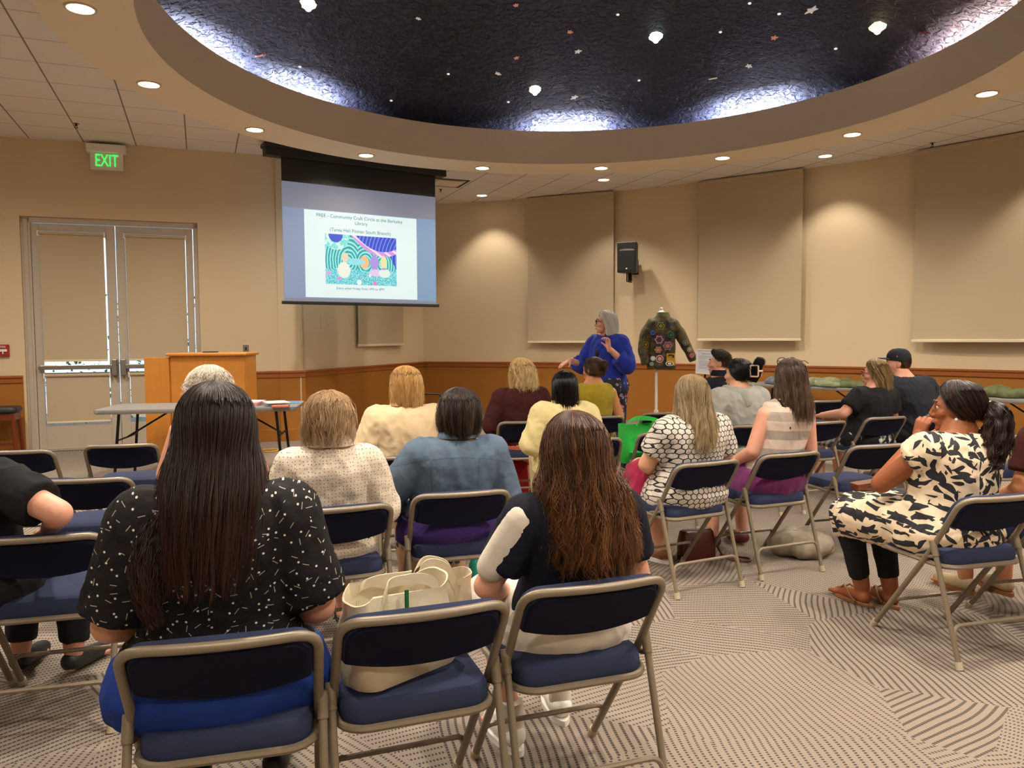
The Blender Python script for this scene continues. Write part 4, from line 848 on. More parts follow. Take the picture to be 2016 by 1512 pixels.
# ------------------------------------------------------------------ person assembly
def person(nm_label, loc, yaw, pose, skinm, head=(0, 0, 0), hoff=(0, .0, 0), arms=('lap', 'lap'), legs=None, top=None, bottom=None, hr=None, shoe=None, vox=.0075, hands=None, face=True, fat=1., group=None, seed=0, headscale=1.):
    t = thing('person', nm_label, 'person', (loc[0], loc[1], 0), R(yaw), group or 'people at the talk'); p = Pose(**pose); legs = legs or {}
    mb = MB(); torso(mb, p)
    zc = 1.148; C = p.P(0, .035, zc) + Vector(hoff)
    hr_ = R(head[0]); Rm = Matrix.Rotation(hr_, 3, 'Z') @ Matrix.Rotation(R(head[1]), 3, 'X') @ Matrix.Rotation(R(head[2]), 3, 'Y')
    cap(mb, p.P(0, .005, 1.03), .056 * (1 + (fat - 1)), C + Rm @ Vector((0, -.012, -.05)), .052 * (1 + (fat - 1)))
    head_soup(mb, C, Rm, fat)
    wr = []
    for i, s in enumerate((-1, 1)):
        a = arms[i]; arm(mb, p, s, a, flat=False); S, E, Hn = arm_pts(p, s, a); wr.append(Hn)
        hd = (hands or {}).get(s)
        if hd: hand(mb, Hn, hd[0], hd[1], curl=hd[2], side=s, sc=hd[3] if len(hd) > 3 else 1.)
        else: d = (Hn - E).normalized(); hand(mb, Hn, (d + Vector((-s * .5, .5, 0))).normalized() if not p.stand else d, (0, 0, 1), curl=.35, side=s)
    legs_(mb, p, legs, foot=True, flat=False)
    link(fuse(mb, vox, 5), 'body', skinm, t)
    if face:
        for s in (-1, 1):
            e = MB(); e.ell((0, 0, 0), (.0115, .0115, .0115), nu=12, nv=8); eo = e.build('eye', M['eyewhite'], t); eo.location = C + Rm @ Vector((s * .031, .0735, .008))
            e = MB(); e.ell((0, 0, 0), (.0072, .003, .0072), nu=10, nv=6); io = e.build('iris', M['black'], eo); io.location = Rm @ Vector((0, .0100, 0)); io.rotation_euler = Rm.to_euler()
            e = MB(); pts = [C + Rm @ Vector((s * x, y, z)) for x, y, z in ((.016, .092, .033), (.030, .091, .039), (.046, .080, .034))]; e.tube(pts, .0035, 6); e.build('eyebrow', M['brow'], t)
        e = MB(); e.tube([C + Rm @ Vector((x, y, -.0645)) for x, y in ((-.020, .092), (-.008, .0985), (.008, .0985), (.020, .092))], [.003, .006, .006, .003], 8); e.build('lips', M['lips'], t)
    if top:
        kind, mt = top['sleeve'], top['mat']; e = top.get('e', .012); mb = MB(); torso(mb, p, e, top.get('z0', 0 if top.get('long', 1) else .5), top.get('neck', 1.045))
        if top.get('hip'):  # garment continues over hips and thighs
            legs_(mb, p, legs, e + top.get('he', .008), t1=top['hip'])
            for s in (-1, 1):
                pass
        ts = {'long': 1.93, 'elbow': 1.12, 'short': .68, 'half': .9, 'three': 1.5, 'capsleeve': .25, 'none': 0}[kind]
        for i, s in enumerate((-1, 1)):
            if ts: arm(mb, p, s, arms[i], e + .004 + top.get('loose', 0), t1=ts, puff=top.get('puff', 0))
            elif top.get('strapw', 1): q = p.P(s * .112, 0, .965); cap(mb, p.P(s * .10, .0, .90), .075, q, .056 + e)
        nk = top.get('name', 'shirt')
        o = link(fuse(mb, top.get('vox', .0095), 3, wr=top.get('wr', .004), seed=seed + 3, freq=top.get('freq', 20)), nk, mt, t)
        if top.get('collar'):
            mb = MB(); rings = []
            for z, rx, ry in ((1.045, .082, .070), (1.085, .073, .066), (1.088, .079, .072), (1.05, .098, .085), (1.035, .10, .088)): rings.append(ering(p.P(0, .008, z) , rx, ry))
            mb.loft(rings, caps=False); mb.build('collar', mt, o)
        if top.get('hem'):
            mb = MB(); mb.loft([ering(p.P(0, .03, z), (.182 * p.w + e + k), (.14 * (1 + (p.w - 1) * 1.25) + e + k)) for z, k in ((.56, .0), (.60, .014), (.60, .02), (.55, .012), (.50, .012), (.50, 0))]); mb.build('hem', top['hem'], o)
    if bottom:
        mb = MB(); bt = bottom; torso(mb, p, bt.get('e', .014) * .6, 0, .61)
        legs_(mb, p, legs, bt.get('e', .014), t1=bt['len'], flare=bt.get('flare', .0))
        if bt.get('skirt'):
            H0, K0, A0, T0 = leg_pts(p, -1, legs); H1, K1, A1, T1 = leg_pts(p, 1, legs); z_ = bt['skirt']
            for q in range(6):
                f = q / 5; cap(mb, H0.lerp(H1, f), .095, K0.lerp(K1, f), .066)
                cap(mb, K0.lerp(K1, f), .066, K0.lerp(K1, f).lerp(A0.lerp(A1, f), z_), .07, flat1=True)
        link(fuse(mb, bt.get('vox', .010), 3, wr=bt.get('wr', .004), seed=seed, freq=16), bt.get('name', 'trousers'), bt['mat'], t)
    if shoe: shoes(p, legs, shoe['mat'], t, shoe.get('sandal', False), shoe.get('sole'))
    if hr:
        h = dict(hr); rows = h.pop('rows'); mt = h.pop('mat'); sc = headscale
        hair([(z * sc, a * sc, b * sc, c * sc, d, m) for z, a, b, c, d, m in rows], C, hr_ + R(h.pop('dyaw', 0)), mt, t, seed=seed + 11, **h)
    return t, p, C, Rm
M['eyewhite'] = plain('eye_white', L('E8E2DA'), .3, var=.02); M['brow'] = plain('eyebrow', L('4A3426'), .8); M['lips'] = plain('lips', L('A8584C'), .45, var=.05)
exec_people = True
# ------------------------------------------------------------------ clothing materials
def cells(g, co, scale, rnd=1., off=(0, 0, 0)):
    v = g.vm('ADD', co, off); vo = g.n('ShaderNodeTexVoronoi', {'Vector': v, 'Scale': scale, 'Randomness': rnd}); d = g.vm('SUBTRACT', v, vo.outputs['Position'])
    return d, g.sep(vo.outputs['Color'])
def confetti():
    g = G('black_dotted_crepe'); co = g.co(); m = None
    for i, (sc, off) in enumerate(((26, (0, 0, 0)), (24, (.31, .17, .43)))):
        d, r = cells(g, co, sc, 1., off); d2 = g.n('ShaderNodeVectorRotate', {'Vector': d, 'Angle': g.ma('MULTIPLY', r[1], 6.28)}, rotation_type='Y_AXIS').outputs[0]; s = g.sep(d2)
        if i == 0: k = g.ma('LESS_THAN', g.ma('SQRT', g.ma('ADD', g.ma('POWER', s[0], 2.), g.ma('POWER', s[2], 2.))), .0029)
        else: k = g.ma('MULTIPLY', g.ma('MULTIPLY', g.ma('LESS_THAN', g.ma('ABSOLUTE', s[0]), .0085), g.ma('LESS_THAN', g.ma('ABSOLUTE', s[2]), .0010)), .55)
        m = k if m is None else g.ma('MAXIMUM', m, k)
    nz = g.noise(co, 8, 4); return g.set(g.mix(m, (.010, .009, .010), L('DAD2C6')), .8, bump=nz, bs=.7, bd=.03, spec=.25)
def eyelet():
    g = G('white_eyelet_cotton'); co = g.co(); d, r = cells(g, co, 62, .45); s = g.sep(d)
    k = g.ma('LESS_THAN', g.ma('SQRT', g.ma('ADD', g.ma('POWER', s[0], 2.), g.ma('POWER', s[2], 2.))), .0021); nz = g.noise(co, 12, 4)
    return g.set(g.mix(k, g.mix(nz, L('C9B8A0'), L('E8DCCB')), L('5E5044')), .85, bump=g.ma('SUBTRACT', nz, k), bs=.6, bd=.012)
def hexflower():
    g = G('white_black_honeycomb_print'); co = g.co(); s0 = g.sep(co); c2 = g.comb(s0[0], g.ma('MULTIPLY', s0[1], .3), s0[2])
    X = g.ma('ADD', g.ma('DIVIDE', g.ma('ADD', s0[0], g.ma('MULTIPLY', s0[1], .25)), .033), 40.); Z = g.ma('ADD', g.ma('DIVIDE', s0[2], .033), 40.)
    def md(v, m, o): return g.ma('SUBTRACT', g.ma('MODULO', g.ma('ADD', v, o), m), m / 2)
    ax, az, bx, bz = md(X, 1., 0.), md(Z, 1.732, 0.), md(X, 1., .5), md(Z, 1.732, .866)
    da = g.ma('ADD', g.ma('POWER', ax, 2.), g.ma('POWER', az, 2.)); db = g.ma('ADD', g.ma('POWER', bx, 2.), g.ma('POWER', bz, 2.)); sel = g.ma('LESS_THAN', da, db)
    def pick(u, v): return g.ma('ADD', g.ma('MULTIPLY', sel, u), g.ma('MULTIPLY', g.ma('SUBTRACT', 1., sel), v))
    px, pz = pick(ax, bx), pick(az, bz); apx, apz = g.ma('ABSOLUTE', px), g.ma('ABSOLUTE', pz)
    hx = g.ma('MAXIMUM', apx, g.ma('ADD', g.ma('MULTIPLY', apx, .5), g.ma('MULTIPLY', apz, .866))); a = g.ma('ARCTAN2', pz, px); pet = g.ma('GREATER_THAN', g.ma('SINE', g.ma('MULTIPLY', a, 8.)), .6)
    k = g.ma('MAXIMUM', g.ma('GREATER_THAN', hx, .42), g.ma('MULTIPLY', pet, .4)); nz = g.noise(co, 9, 3)
    return g.set(g.mix(k, L('D8CEC2'), (.012, .012, .014)), .8, bump=nz, bs=.5, bd=.02)
def leaves():
    g = G('cream_black_leaf_print'); co = g.co(); w = g.n('ShaderNodeTexNoise', {'Vector': co, 'Scale': 6., 'Detail': 2.}).outputs[1]
    co2 = g.vm('ADD', co, g.vm('MULTIPLY', g.vm('SUBTRACT', w, (.5, .5, .5)), (.06, .06, .06))); m = None
    for sc, off, ln, wd in ((10., (0, 0, 0), .044, .0135), (12., (.37, .21, .13), .038, .011), (17., (.11, .47, .31), .030, .007)):
        d, r = cells(g, co2, sc, .9, off); d2 = g.n('ShaderNodeVectorRotate', {'Vector': d, 'Angle': g.ma('MULTIPLY', r[0], 6.28)}, rotation_type='Y_AXIS').outputs[0]; s = g.sep(d2)
        q = g.ma('SUBTRACT', 1., g.ma('POWER', g.ma('DIVIDE', s[0], ln), 2.)); k = g.ma('LESS_THAN', g.ma('ABSOLUTE', g.ma('ADD', s[2], g.ma('MULTIPLY', g.ma('POWER', s[0], 2.), 6.))), g.ma('MULTIPLY', q, wd)); m = k if m is None else g.ma('MAXIMUM', m, k)
    nz = g.noise(co, 9, 3); return g.set(g.mix(m, g.mix(nz, L('D8BE9C'), L('EAD9BE')), (.012, .012, .018)), .75, bump=nz, bs=.5, bd=.02)
def stripes():
    g = G('grey_pink_striped_knit'); co = g.co(); s = g.sep(co); f = g.ma('FRACT', g.ma('DIVIDE', g.ma('ADD', s[2], g.ma('MULTIPLY', s[0], .05)), .115)); nz = g.noise(co, 160, 4, .8)
    c = g.mix(g.ma('GREATER_THAN', f, .5), L('A89A8E'), L('D9C2B2')); return g.set(g.mix(g.ma('MULTIPLY', nz, .25), c, L('7C7068')), .9, bump=nz, bs=.4, bd=.003)
def denim():
    g = G('blue_denim'); co = g.co(); nz = g.noise(co, 7, 4); f = g.noise(g.map(co, (1, 1, .25)), 500, 2); c = g.mix(nz, L('26344A'), L('50647A')); s = g.sep(co); q = g.ma('SUBTRACT', s[2], g.ma('SUBTRACT', .885, g.ma('MULTIPLY', g.ma('POWER', s[0], 2.), .6)))
    seam = g.ma('MAXIMUM', g.ma('LESS_THAN', g.ma('ABSOLUTE', q), .0022), g.ma('MULTIPLY', g.ma('LESS_THAN', g.ma('ABSOLUTE', g.ma('SUBTRACT', g.ma('ABSOLUTE', s[0]), g.ma('ADD', .075, g.ma('MULTIPLY', s[2], .045)))), .002), g.ma('LESS_THAN', q, 0.)))
    c = g.mix(g.ma('MULTIPLY', seam, .75), c, L('1C2A3C')); return g.set(g.mix(g.ma('MULTIPLY', f, .3), c, L('8FA6B8')), .9, bump=g.ma('ADD', nz, g.ma('MULTIPLY', f, .1)), bs=.6, bd=.02)
def plaid():
    g = G('green_white_plaid'); co = g.co(); s = g.sep(co)
    def st(v): return g.ma('GREATER_THAN', g.ma('FRACT', g.ma('DIVIDE', v, .055)), .5)
    m = g.ma('MULTIPLY', g.ma('ADD', st(s[0]), st(g.ma('ADD', s[2], s[1]))), .5); return g.set(g.mix(m, L('C8CCC0'), L('3E4A44')), .9)
def floral(name, base, cs, sc=12.):
    g = G(name); co = g.co(); vo = g.n('ShaderNodeTexVoronoi', {'Vector': g.vm('ADD', co, g.vm('MULTIPLY', g.n('ShaderNodeTexNoise', {'Vector': co, 'Scale': 20.}).outputs[1], (.03, .03, .03))), 'Scale': sc}); r = g.sep(vo.outputs['Color'])[0]
    st = [(0, L(base))] + [((i + 1.5) / (len(cs) + 2), L(c)) for i, c in enumerate(cs)]; c = g.ramp(r, st, 'CONSTANT'); return g.set(g.mix(g.ma('LESS_THAN', vo.outputs['Distance'], .42), L(base), c), .8)
T = dict(dots=confetti(), eyelet=eyelet(), hexf=hexflower(), leaf=leaves(), stripe=stripes(), denim=denim(), plaid=plaid(),
         cream=fabric('cream_linen', L('D2B78E'), L('E8D2AC')), navy=fabric('navy_knit', L('1B1D28')), black=fabric('black_cotton', (.012, .012, .013)), black2=fabric('black_shirt', (.02, .022, .03)),
         maroon=fabric('maroon_cardigan', L('3A1A1A'), L('4C2322')), coral=fabric('coral_cotton', L('D8704E'), L('E88A60')), yellow=fabric('pale_yellow_linen', L('D8C88A'), L('EADBA4')), mustard=fabric('mustard_knit', L('94801C'), L('B09A30')),
         royal=fabric('royal_blue_tunic', L('1E2C8C'), L('2C40B0')), hoodie=fabric('heather_grey_fleece', L('9A9A92'), L('B4B3AA'), fine=250), white=fabric('off_white_cotton', L('D8CDBC'), L('ECE4D6')), blueskirt=fabric('royal_blue_cotton', L('16307C'), L('2A48A0')),
         purple=fabric('purple_cotton', L('6A2A5E'), L('843A74')), crimson=fabric('crimson_cloth', L('8C1C3C'), L('A82A4C')), khaki=fabric('khaki_cotton', L('B09A70'), L('C4AE84')), red=fabric('red_cotton', L('A01820')), jeans=fabric('dark_jeans', L('1F2A3E')),
         olive=floral('olive_gold_print', '5A5432', ['C8A24A', '8A7A3C', '3A3A26'], 40.), tunicprint=floral('dark_floral_skirt', '1E1E28', ['8A8494', 'C27A8A', '2E3A66'], 22.), floralp=floral('rust_floral_print', 'B08A6A', ['A04A2E', '3A3A3A', 'D8B48A'], 25.), teal=fabric('teal_print', L('5E8A8A')))
SH = dict(black=plain('black_shoe', (.015, .015, .016), .5), white=plain('white_sneaker', L('E6E2DA'), .5), tan=plain('tan_leather', L('8A5A34'), .5), beige=plain('beige_flat', L('B09A78'), .55), solew=plain('white_sole', L('EDEAE2'), .5), maroon=plain('maroon_shoe', L('5A1E2A'), .5))
LONG = lambda L_, w=.10, rb=.165, v=0., am=78: cap_rows(v) + [(-.04, .093 + v, .115 + v, .08, -.015, 112), (-.09, w * .96, .118 + (rb - .118) * .30, .08, -.018, 98), (-.16, w * 1.02, .118 + (rb - .118) * .72, .08, -.02, am + 6), (-.16 - (L_ - .16) * .5, w * 1.06, rb, .08, -.02, am), (-L_, w * .98, rb, .08, -.02, am - 4)]
PPL = {}
def OR(k, dx=0., dy=0., f=.03): a = R(CH[k][2]); return (CH[k][0] + dx - f * math.sin(a), CH[k][1] + dy + f * math.cos(a))
# 1 woman nearest the camera
t1, p, C, Rm = person('woman with very long dark brown hair in a black dotted blouse, nearest the camera', OR('A', -.035), 15, dict(top=1.335, w=1.12, lean=-.12, leanx=.02, hw=1.22), SK['fair'], head=(0, 0, 0),
    top=dict(sleeve='half', mat=T['dots'], e=.018, loose=.012, puff=.006, long=0, wr=.004, neck=1.045, name='blouse'), bottom=dict(len=1.9, mat=T['blueskirt'], skirt=.8, e=.046, flare=.02, name='skirt'), shoe=dict(mat=SH['black']), face=False,
    hr=dict(shag=0.05, rows=[(z, a, b, c, d, m) for z, a, b, c, d, m in LONG(.40, .122, .185, .004, 84)], mat=HM['dark'], n=5200, rad=.0009, wave=.003, wlen=.2, clump=.65, part=.0, endvar=.16, nseg=26, frizz=.0011, lat=-.03), seed=1)
tail([C + Vector(q) for q in ((-.07, -.04, -.10), (-.115, -.075, -.19), (-.150, -.12, -.27), (-.155, -.150, -.36), (-.135, -.155, -.44))], [.015, .030, .034, .028, .012], HM['dark'], t1, n=420, rad=.0009, wave=.006, name='loose_hair_lock')
# 2 white curls
person('woman with curly white hair in a gold print sleeveless top', OR('Z'), 12, dict(top=1.275, w=1.1), SK['pink'], head=(-10, 0, 0),
    top=dict(sleeve='none', mat=T['olive'], neck=1.04, name='top'), bottom=dict(len=1.9, mat=T['jeans']), shoe=dict(mat=SH['black']), face=False,
    hr=dict(shag=0.12, rows=cap_rows(.022) + [(-.05, .108, .128, .09, -.014, 118), (-.085, .09, .10, .08, -.01, 108)], mat=HM['white'], n=2600, rad=.0010, wave=.011, wlen=.045, clump=.85, frizz=.003, endvar=.3), seed=2)
# 3 eyelet blouse
person('woman with shaggy sandy grey hair in a white eyelet blouse', OR('D'), 22, dict(top=1.185, w=1.02, lean=-.10), SK['fair'], head=(-12, 0, 0),
    top=dict(sleeve='elbow', mat=T['eyelet'], e=.016, loose=.010, hip=.45, collar=True, wr=.005, name='blouse'), bottom=dict(len=1.5, mat=T['black']), shoe=dict(mat=SH['black'], sandal=True), face=False,
    hr=dict(shag=0.14, rows=cap_rows(.008) + [(-.04, .104, .122, .09, -.014, 122), (-.09, .104, .122, .09, -.012, 116), (-.125, .082, .098, .08, -.01, 110), (-.15, .055, .075, .07, -.008, 105)], mat=HM['sandy'], n=3400, rad=.0010, wave=.006, wlen=.09, clump=.6, frizz=.0032, endvar=.42, flare=.02), seed=3)
# 4 cream jacket
person('woman with a straight blond bob in a cream linen jacket', OR('F', -.06), 12, dict(top=1.262, w=1.2, lean=-.08), SK['pink'], head=(14, -6, 4),
    top=dict(sleeve='long', mat=T['cream'], e=.018, loose=.012, hip=.4, collar=True, wr=.008, freq=15, name='jacket'), bottom=dict(len=1.9, mat=T['white']), shoe=dict(mat=SH['white']), face=False,
    hr=dict(rows=cap_rows(.004) + [(-.05, .096, .114, .08, -.014, 112), (-.10, .098, .112, .08, -.012, 106), (-.155, .088, .098, .08, -.008, 100)], mat=HM['blond'], n=2600, rad=.0010, wave=.003, wlen=.12, clump=.7, frizz=.0014, endvar=.10), seed=4)
# 5 denim jacket
tt, p5, C5, _ = person('person with short dark brown hair in a blue denim jacket', OR('E', -.01), 17, dict(top=1.175, w=1.16, lean=-.10, leanx=.08), SK['fair'], head=(-4, 0, 0),
    top=dict(sleeve='long', mat=T['denim'], e=.018, loose=.008, wr=.005, collar=True, name='jacket', z0=.58), bottom=dict(len=1.9, mat=T['floralp']), shoe=dict(mat=SH['black']), face=False, arms=(((-.30, .02, .68), (-.20, .24, .56)), 'lap'),
    hr=dict(shag=0.09, rows=cap_rows(.009) + [(-.04, .100, .118, .085, -.014, 120), (-.085, .088, .106, .08, -.012, 112), (-.12, .060, .078, .07, -.008, 105)], mat=HM['darkgrey'], n=3200, rad=.0010, wave=.003, wlen=.1, clump=.5, frizz=.0016, endvar=.14), seed=5)
mb = MB(); torso(mb, p5, .024, 0, .66); link(fuse(mb, .01, 2, wr=.004), 'purple_undershirt', fabric('violet_cotton', L('3C2A66')), tt)
mb = MB(); w_ = p5.w; mb.loft([ering(p5.P(0, .028, z), .178 * w_ + .02 + k, .135 * (1 + (w_ - 1) * 1.25) + .018 + k) for z, k in ((.565, 0), (.565, .006), (.60, .006), (.60, 0))]); mb.build('waistband', T['denim'], tt)
# 6 maroon cardigan
tt, p6, C6, R6 = person('woman with wavy pale blond hair in a maroon cardigan over a coral dress', OR('G'), 8, dict(top=1.245, w=1.12, lean=-.10), SK['pink'], head=(28, 0, 0),
    top=dict(sleeve='long', mat=T['maroon'], e=.016, loose=.014, long=0, wr=.006, name='cardigan'), bottom=dict(len=1.6, mat=T['coral'], skirt=.5, e=.02, name='dress'), shoe=dict(mat=SH['tan'], sandal=True), face=True, arms=('lap', 'lap'),
    hr=dict(shag=0.12, rows=cap_rows(.016) + [(-.05, .110, .128, .09, -.014, 116), (-.11, .118, .13, .08, -.014, 108), (-.165, .10, .115, .08, -.012, 100)], mat=HM['paleblond'], n=2600, rad=.0011, wave=.010, wlen=.10, clump=.8, frizz=.002, endvar=.2), seed=6)
# 7 pale yellow jacket
person('person with straight glossy black hair in a pale yellow jacket', OR('G2', -.14), 6, dict(top=1.185, w=1.06, lean=-.10), SK['tan'], head=(4, -4, -6),
    top=dict(sleeve='long', mat=T['yellow'], e=.018, loose=.012, hip=.4, collar=True, wr=.008, name='jacket'), bottom=dict(len=1.9, mat=T['khaki']), shoe=dict(mat=SH['black']), face=False,
    hr=dict(rows=cap_rows(.0) + [(-.05, .092, .110, .08, -.014, 112), (-.12, .094, .112, .08, -.014, 100), (-.20, .085, .13, .08, -.012, 86)], mat=HM['black'], n=2400, rad=.0010, wave=.001, wlen=.2, clump=.5, frizz=.0008, endvar=.2), seed=7)
# 8 mustard top with bun
tt, p8, C8, R8 = person('woman with a brown hair bun in a mustard sleeveless top', OR('H'), 8, dict(top=1.262, w=1.08, lean=-.10), SK['tan'], head=(36, -2, 0),
    top=dict(sleeve='none', mat=T['mustard'], e=.012, neck=1.03, wr=.005, name='top'), bottom=dict(len=1.9, mat=T['jeans']), shoe=dict(mat=SH['black']),
    hr=dict(rows=cap_rows(-.004) + [(-.03, .083, .104, .08, -.014, 105), (-.07, .06, .088, .07, -.012, 80)], mat=HM['brown'], n=1500, rad=.0011, wave=.001, clump=.6, frizz=.001, endvar=.12), seed=8)
cb = C8 + R8 @ Vector((0, -.125, .045))
tail([cb + R8 @ Vector((.034 * math.cos(a), -.012 * math.sin(a * .5), .034 * math.sin(a))) for a in np.linspace(0, 10, 16)], [.020] * 16, HM['brown'], tt, n=260, rad=.0012, wave=.002, name='hair_bun')
# 9 auburn
tt, p9, C9, R9 = person('woman with long wavy auburn hair in a navy top with white side panels', OR('C', .02), 19, dict(top=1.19, w=.96, lean=-.13), SK['pink'], head=(-6, 0, 0),
    top=dict(sleeve='short', mat=T['navy'], e=.012, loose=.008, puff=.004, wr=.004, name='top', long=0), bottom=dict(len=.92, mat=T['white'], e=.03, name='shorts', wr=.008), shoe=dict(mat=SH['white'], sole=SH['solew']), face=False, arms=(((-.27, .0, .68), (-.12, .22, .57)), 'lap'),
    legs={-1: (.14, .44, .50, .10, .26), 1: (.14, .46, .50, .14, .40)},
    hr=dict(shag=0.08, rows=LONG(.37, .140, .175, .010, 86), mat=HM['auburn'], n=5200, rad=.0010, wave=.014, wlen=.15, clump=.8, lat=.05, endvar=.2, nseg=26, frizz=.0016), seed=9)
mb = MB(); S, E_, Hn = arm_pts(p9, -1, ((-.27, .0, .68), (-.12, .22, .57))); cap(mb, S.lerp(E_, .02) + Vector((-.026, -.026, .010)), .054, S.lerp(E_, .66) + Vector((-.034, -.018, 0)), .047)
me = fuse(mb, .008, 2); link(me, 'white_sleeve_panel', T['white'], tt)
for q_ in ((-.10, .26), (.14, .40)): mb = MB(); cap(mb, (*q_, .17), .040, (*q_, .075), .043, True, False); mb.build('sock', T['white'], tt)
# 11 honeycomb dress
tt, p11, C11, R11 = person('woman with long ash blond hair in a black and white honeycomb print dress', OR('K', .05), 26, dict(top=1.205, w=1.22, lean=-.10), SK['light'], head=(-14, -4, 0),
    top=dict(sleeve='short', mat=T['hexf'], e=.016, loose=.012, hip=.62, wr=.005, name='dress'), bottom=None, shoe=dict(mat=SH['tan'], sole=SH['solew']), face=False, legs={-1: (.02, .44, .60, -.08, .34), 1: (.12, .46, .50, .12, .40)},
    arms=(((-.25, .06, .70), (-.06, .22, .60)), 'lap'),
    hr=dict(shag=0.08, rows=LONG(.345, .115, .165, .004, 84), mat=HM['ashblond'], n=3400, rad=.0011, wave=.006, wlen=.12, clump=.7, endvar=.14, nseg=24, frizz=.0014), seed=11)
# 12 man in navy
person('man with short spiky dark hair and navy shirt, turned to the screen', OR('V', .05), 20, dict(top=1.315, w=1.1, lean=-.02), SK['pink'], head=(52, 0, 0),
    top=dict(sleeve='short', mat=T['navy'], e=.014, collar=True, loose=.01), bottom=dict(len=1.9, mat=T['jeans']), shoe=dict(mat=SH['black']),
    hr=dict(rows=[(.138, .004, .004, .004, .03, 180), (.130, .035, .04, .045, .02, 180), (.105, .062, .075, .072, .0, 172), (.07, .073, .090, .076, -.012, 135), (.02, .073, .094, .07, -.016, 100), (-.04, .066, .084, .07, -.016, 76), (-.065, .05, .07, .07, -.016, 66)], mat=HM['darkgrey'], n=1500, rad=.0012, wave=.006, wlen=.03, clump=.9, frizz=.004, endvar=.2), seed=12)
# 13 grey hoodie
tt, p13, C13, R13 = person('person with black hair in a claw clip and a light grey hoodie', OR('M'), 14, dict(top=1.255, w=1.15, lean=-.06), SK['light'], head=(40, 0, 0),
    top=dict(sleeve='long', mat=T['hoodie'], e=.024, loose=.014, hip=.3, wr=.007, name='hoodie'), bottom=dict(len=1.9, mat=T['jeans']), shoe=dict(mat=SH['white']),
    hr=dict(rows=cap_rows(.002) + [(-.03, .086, .108, .08, -.014, 98), (-.07, .07, .10, .07, -.012, 76)], mat=HM['black'], n=1600, rad=.0012, wave=.001, clump=.6, frizz=.001, endvar=.1), seed=13)
mb = MB()
for a in np.linspace(-1.9, 1.9, 15):
    pass
pts = [p13.P(.115 * math.sin(a), .02 - .085 * math.cos(a), 1.035 - .055 * math.cos(a) * (abs(a) < 1.6)) for a in np.linspace(-2.0, 2.0, 17)]
cap_r = [.020, .028, .034, .038, .042, .048, .056, .062, .064, .062, .056, .048, .042, .038, .034, .028, .020]
mb.tube(pts, cap_r, 14); cap(mb, p13.P(0, -.085, .99), .055, p13.P(0, -.10, .92), .06); link(fuse(mb, .008, 5, wr=.005), 'hood', T['hoodie'], tt)
cb = C13 + R13 @ Vector((0, -.125, .03))
tail([cb + R13 @ Vector((x, -.01 - .012 * i, z)) for i, (x, z) in enumerate(((0, -.09), (.01, -.03), (0, .03), (-.01, .075), (.0, .085), (.02, .05)))], [.018, .034, .036, .032, .028, .016], HM['black'], tt, n=400, rad=.0012, wave=.004, name='twisted_hair')
clipm = plain('marbled_claw_clip', L('D8B8A0'), .3, var=.1); mb = MB()
for sx in (-1, 1):
    fr = [cb + R13 @ Vector((sx * .036 + a * .0, -.02 + b, c)) for a, b, c in ((0, .03, -.045), (0, -.035, -.045), (0, -.035, .045), (0, .03, .045))]; mb.tube(rnd_poly(fr + [fr[0]], .01), .0065, 8)
mb.tube([cb + R13 @ Vector((-.036, -.055, 0)), cb + R13 @ Vector((0, -.075, 0)), cb + R13 @ Vector((.036, -.055, 0))], .008, 8); mb.build('claw_clip', clipm, tt)
# 14 striped tank top
tt, p14, C14, R14 = person('woman with sunglasses on long brown hair in a striped tank top', OR('L', .06), 22, dict(top=1.305, w=1.05, lean=-.10, leanx=.18), SK['pink'], head=(-16, 0, 0), arms=(((-.16, -.02, .73), (-.20, .18, .61)), 'lap'), hands={-1: ((.5, .8, -.2), (0, .2, 1), .5)}, vox=.006,
    top=dict(sleeve='none', mat=T['stripe'], e=.010, neck=1.0, wr=.004, name='tank_top'), bottom=dict(len=1.0, mat=T['khaki'], e=.02, name='shorts'), shoe=dict(mat=SH['maroon']), face=False,
    hr=dict(shag=0.08, rows=LONG(.30, .108, .15, .0, 84), mat=HM['brown'], n=3200, rad=.0011, wave=.005, wlen=.13, clump=.75, endvar=.2, nseg=24, frizz=.0013), seed=14)
mb = MB(); torso(mb, p14, .030, 0, .61); legs_(mb, p14, {}, .028, t1=.35); link(fuse(mb, .01, 2, wr=.007), 'purple_shirt_tied_at_waist', T['purple'], tt)
def band(p, pts, r, mt, nm, par): b = MB(); b.tube([p.P(*q) for q in pts], r, 6); return b.build(nm, mt, par)
band(p14, [(-.10, .05, 1.02), (-.105, -.04, 1.02), (-.085, -.095, .95), (-.055, -.118, .86)], .008, T['black'], 'bra_strap', tt)
def glasses(C, Rm, mat, par, up=0., back=0., r=.026, nm='glasses'):
    b = MB()
    for s in (-1, 1):
        b.tube([C + Rm @ Vector((s * .034 + r * 1.1 * math.cos(a), .100 + back, .006 + up + r * math.sin(a))) for a in np.linspace(0, 6.0, 18)], .0028, 6)
        b.tube([C + Rm @ Vector((s * .062, .098 + back, .012 + up)), C + Rm @ Vector((s * .082, .02 + back, .014 + up)), C + Rm @ Vector((s * .082, -.02 + back, .0 + up))], .0025, 6)
    b.tube([C + Rm @ Vector((-.008, .103 + back, .012 + up)), C + Rm @ Vector((.008, .103 + back, .012 + up))], .0028, 6)
    return b.build(nm, mat, par)
glasses(C14, R14, M['black'], tt, up=.098, back=-.052, nm='sunglasses', r=.028)
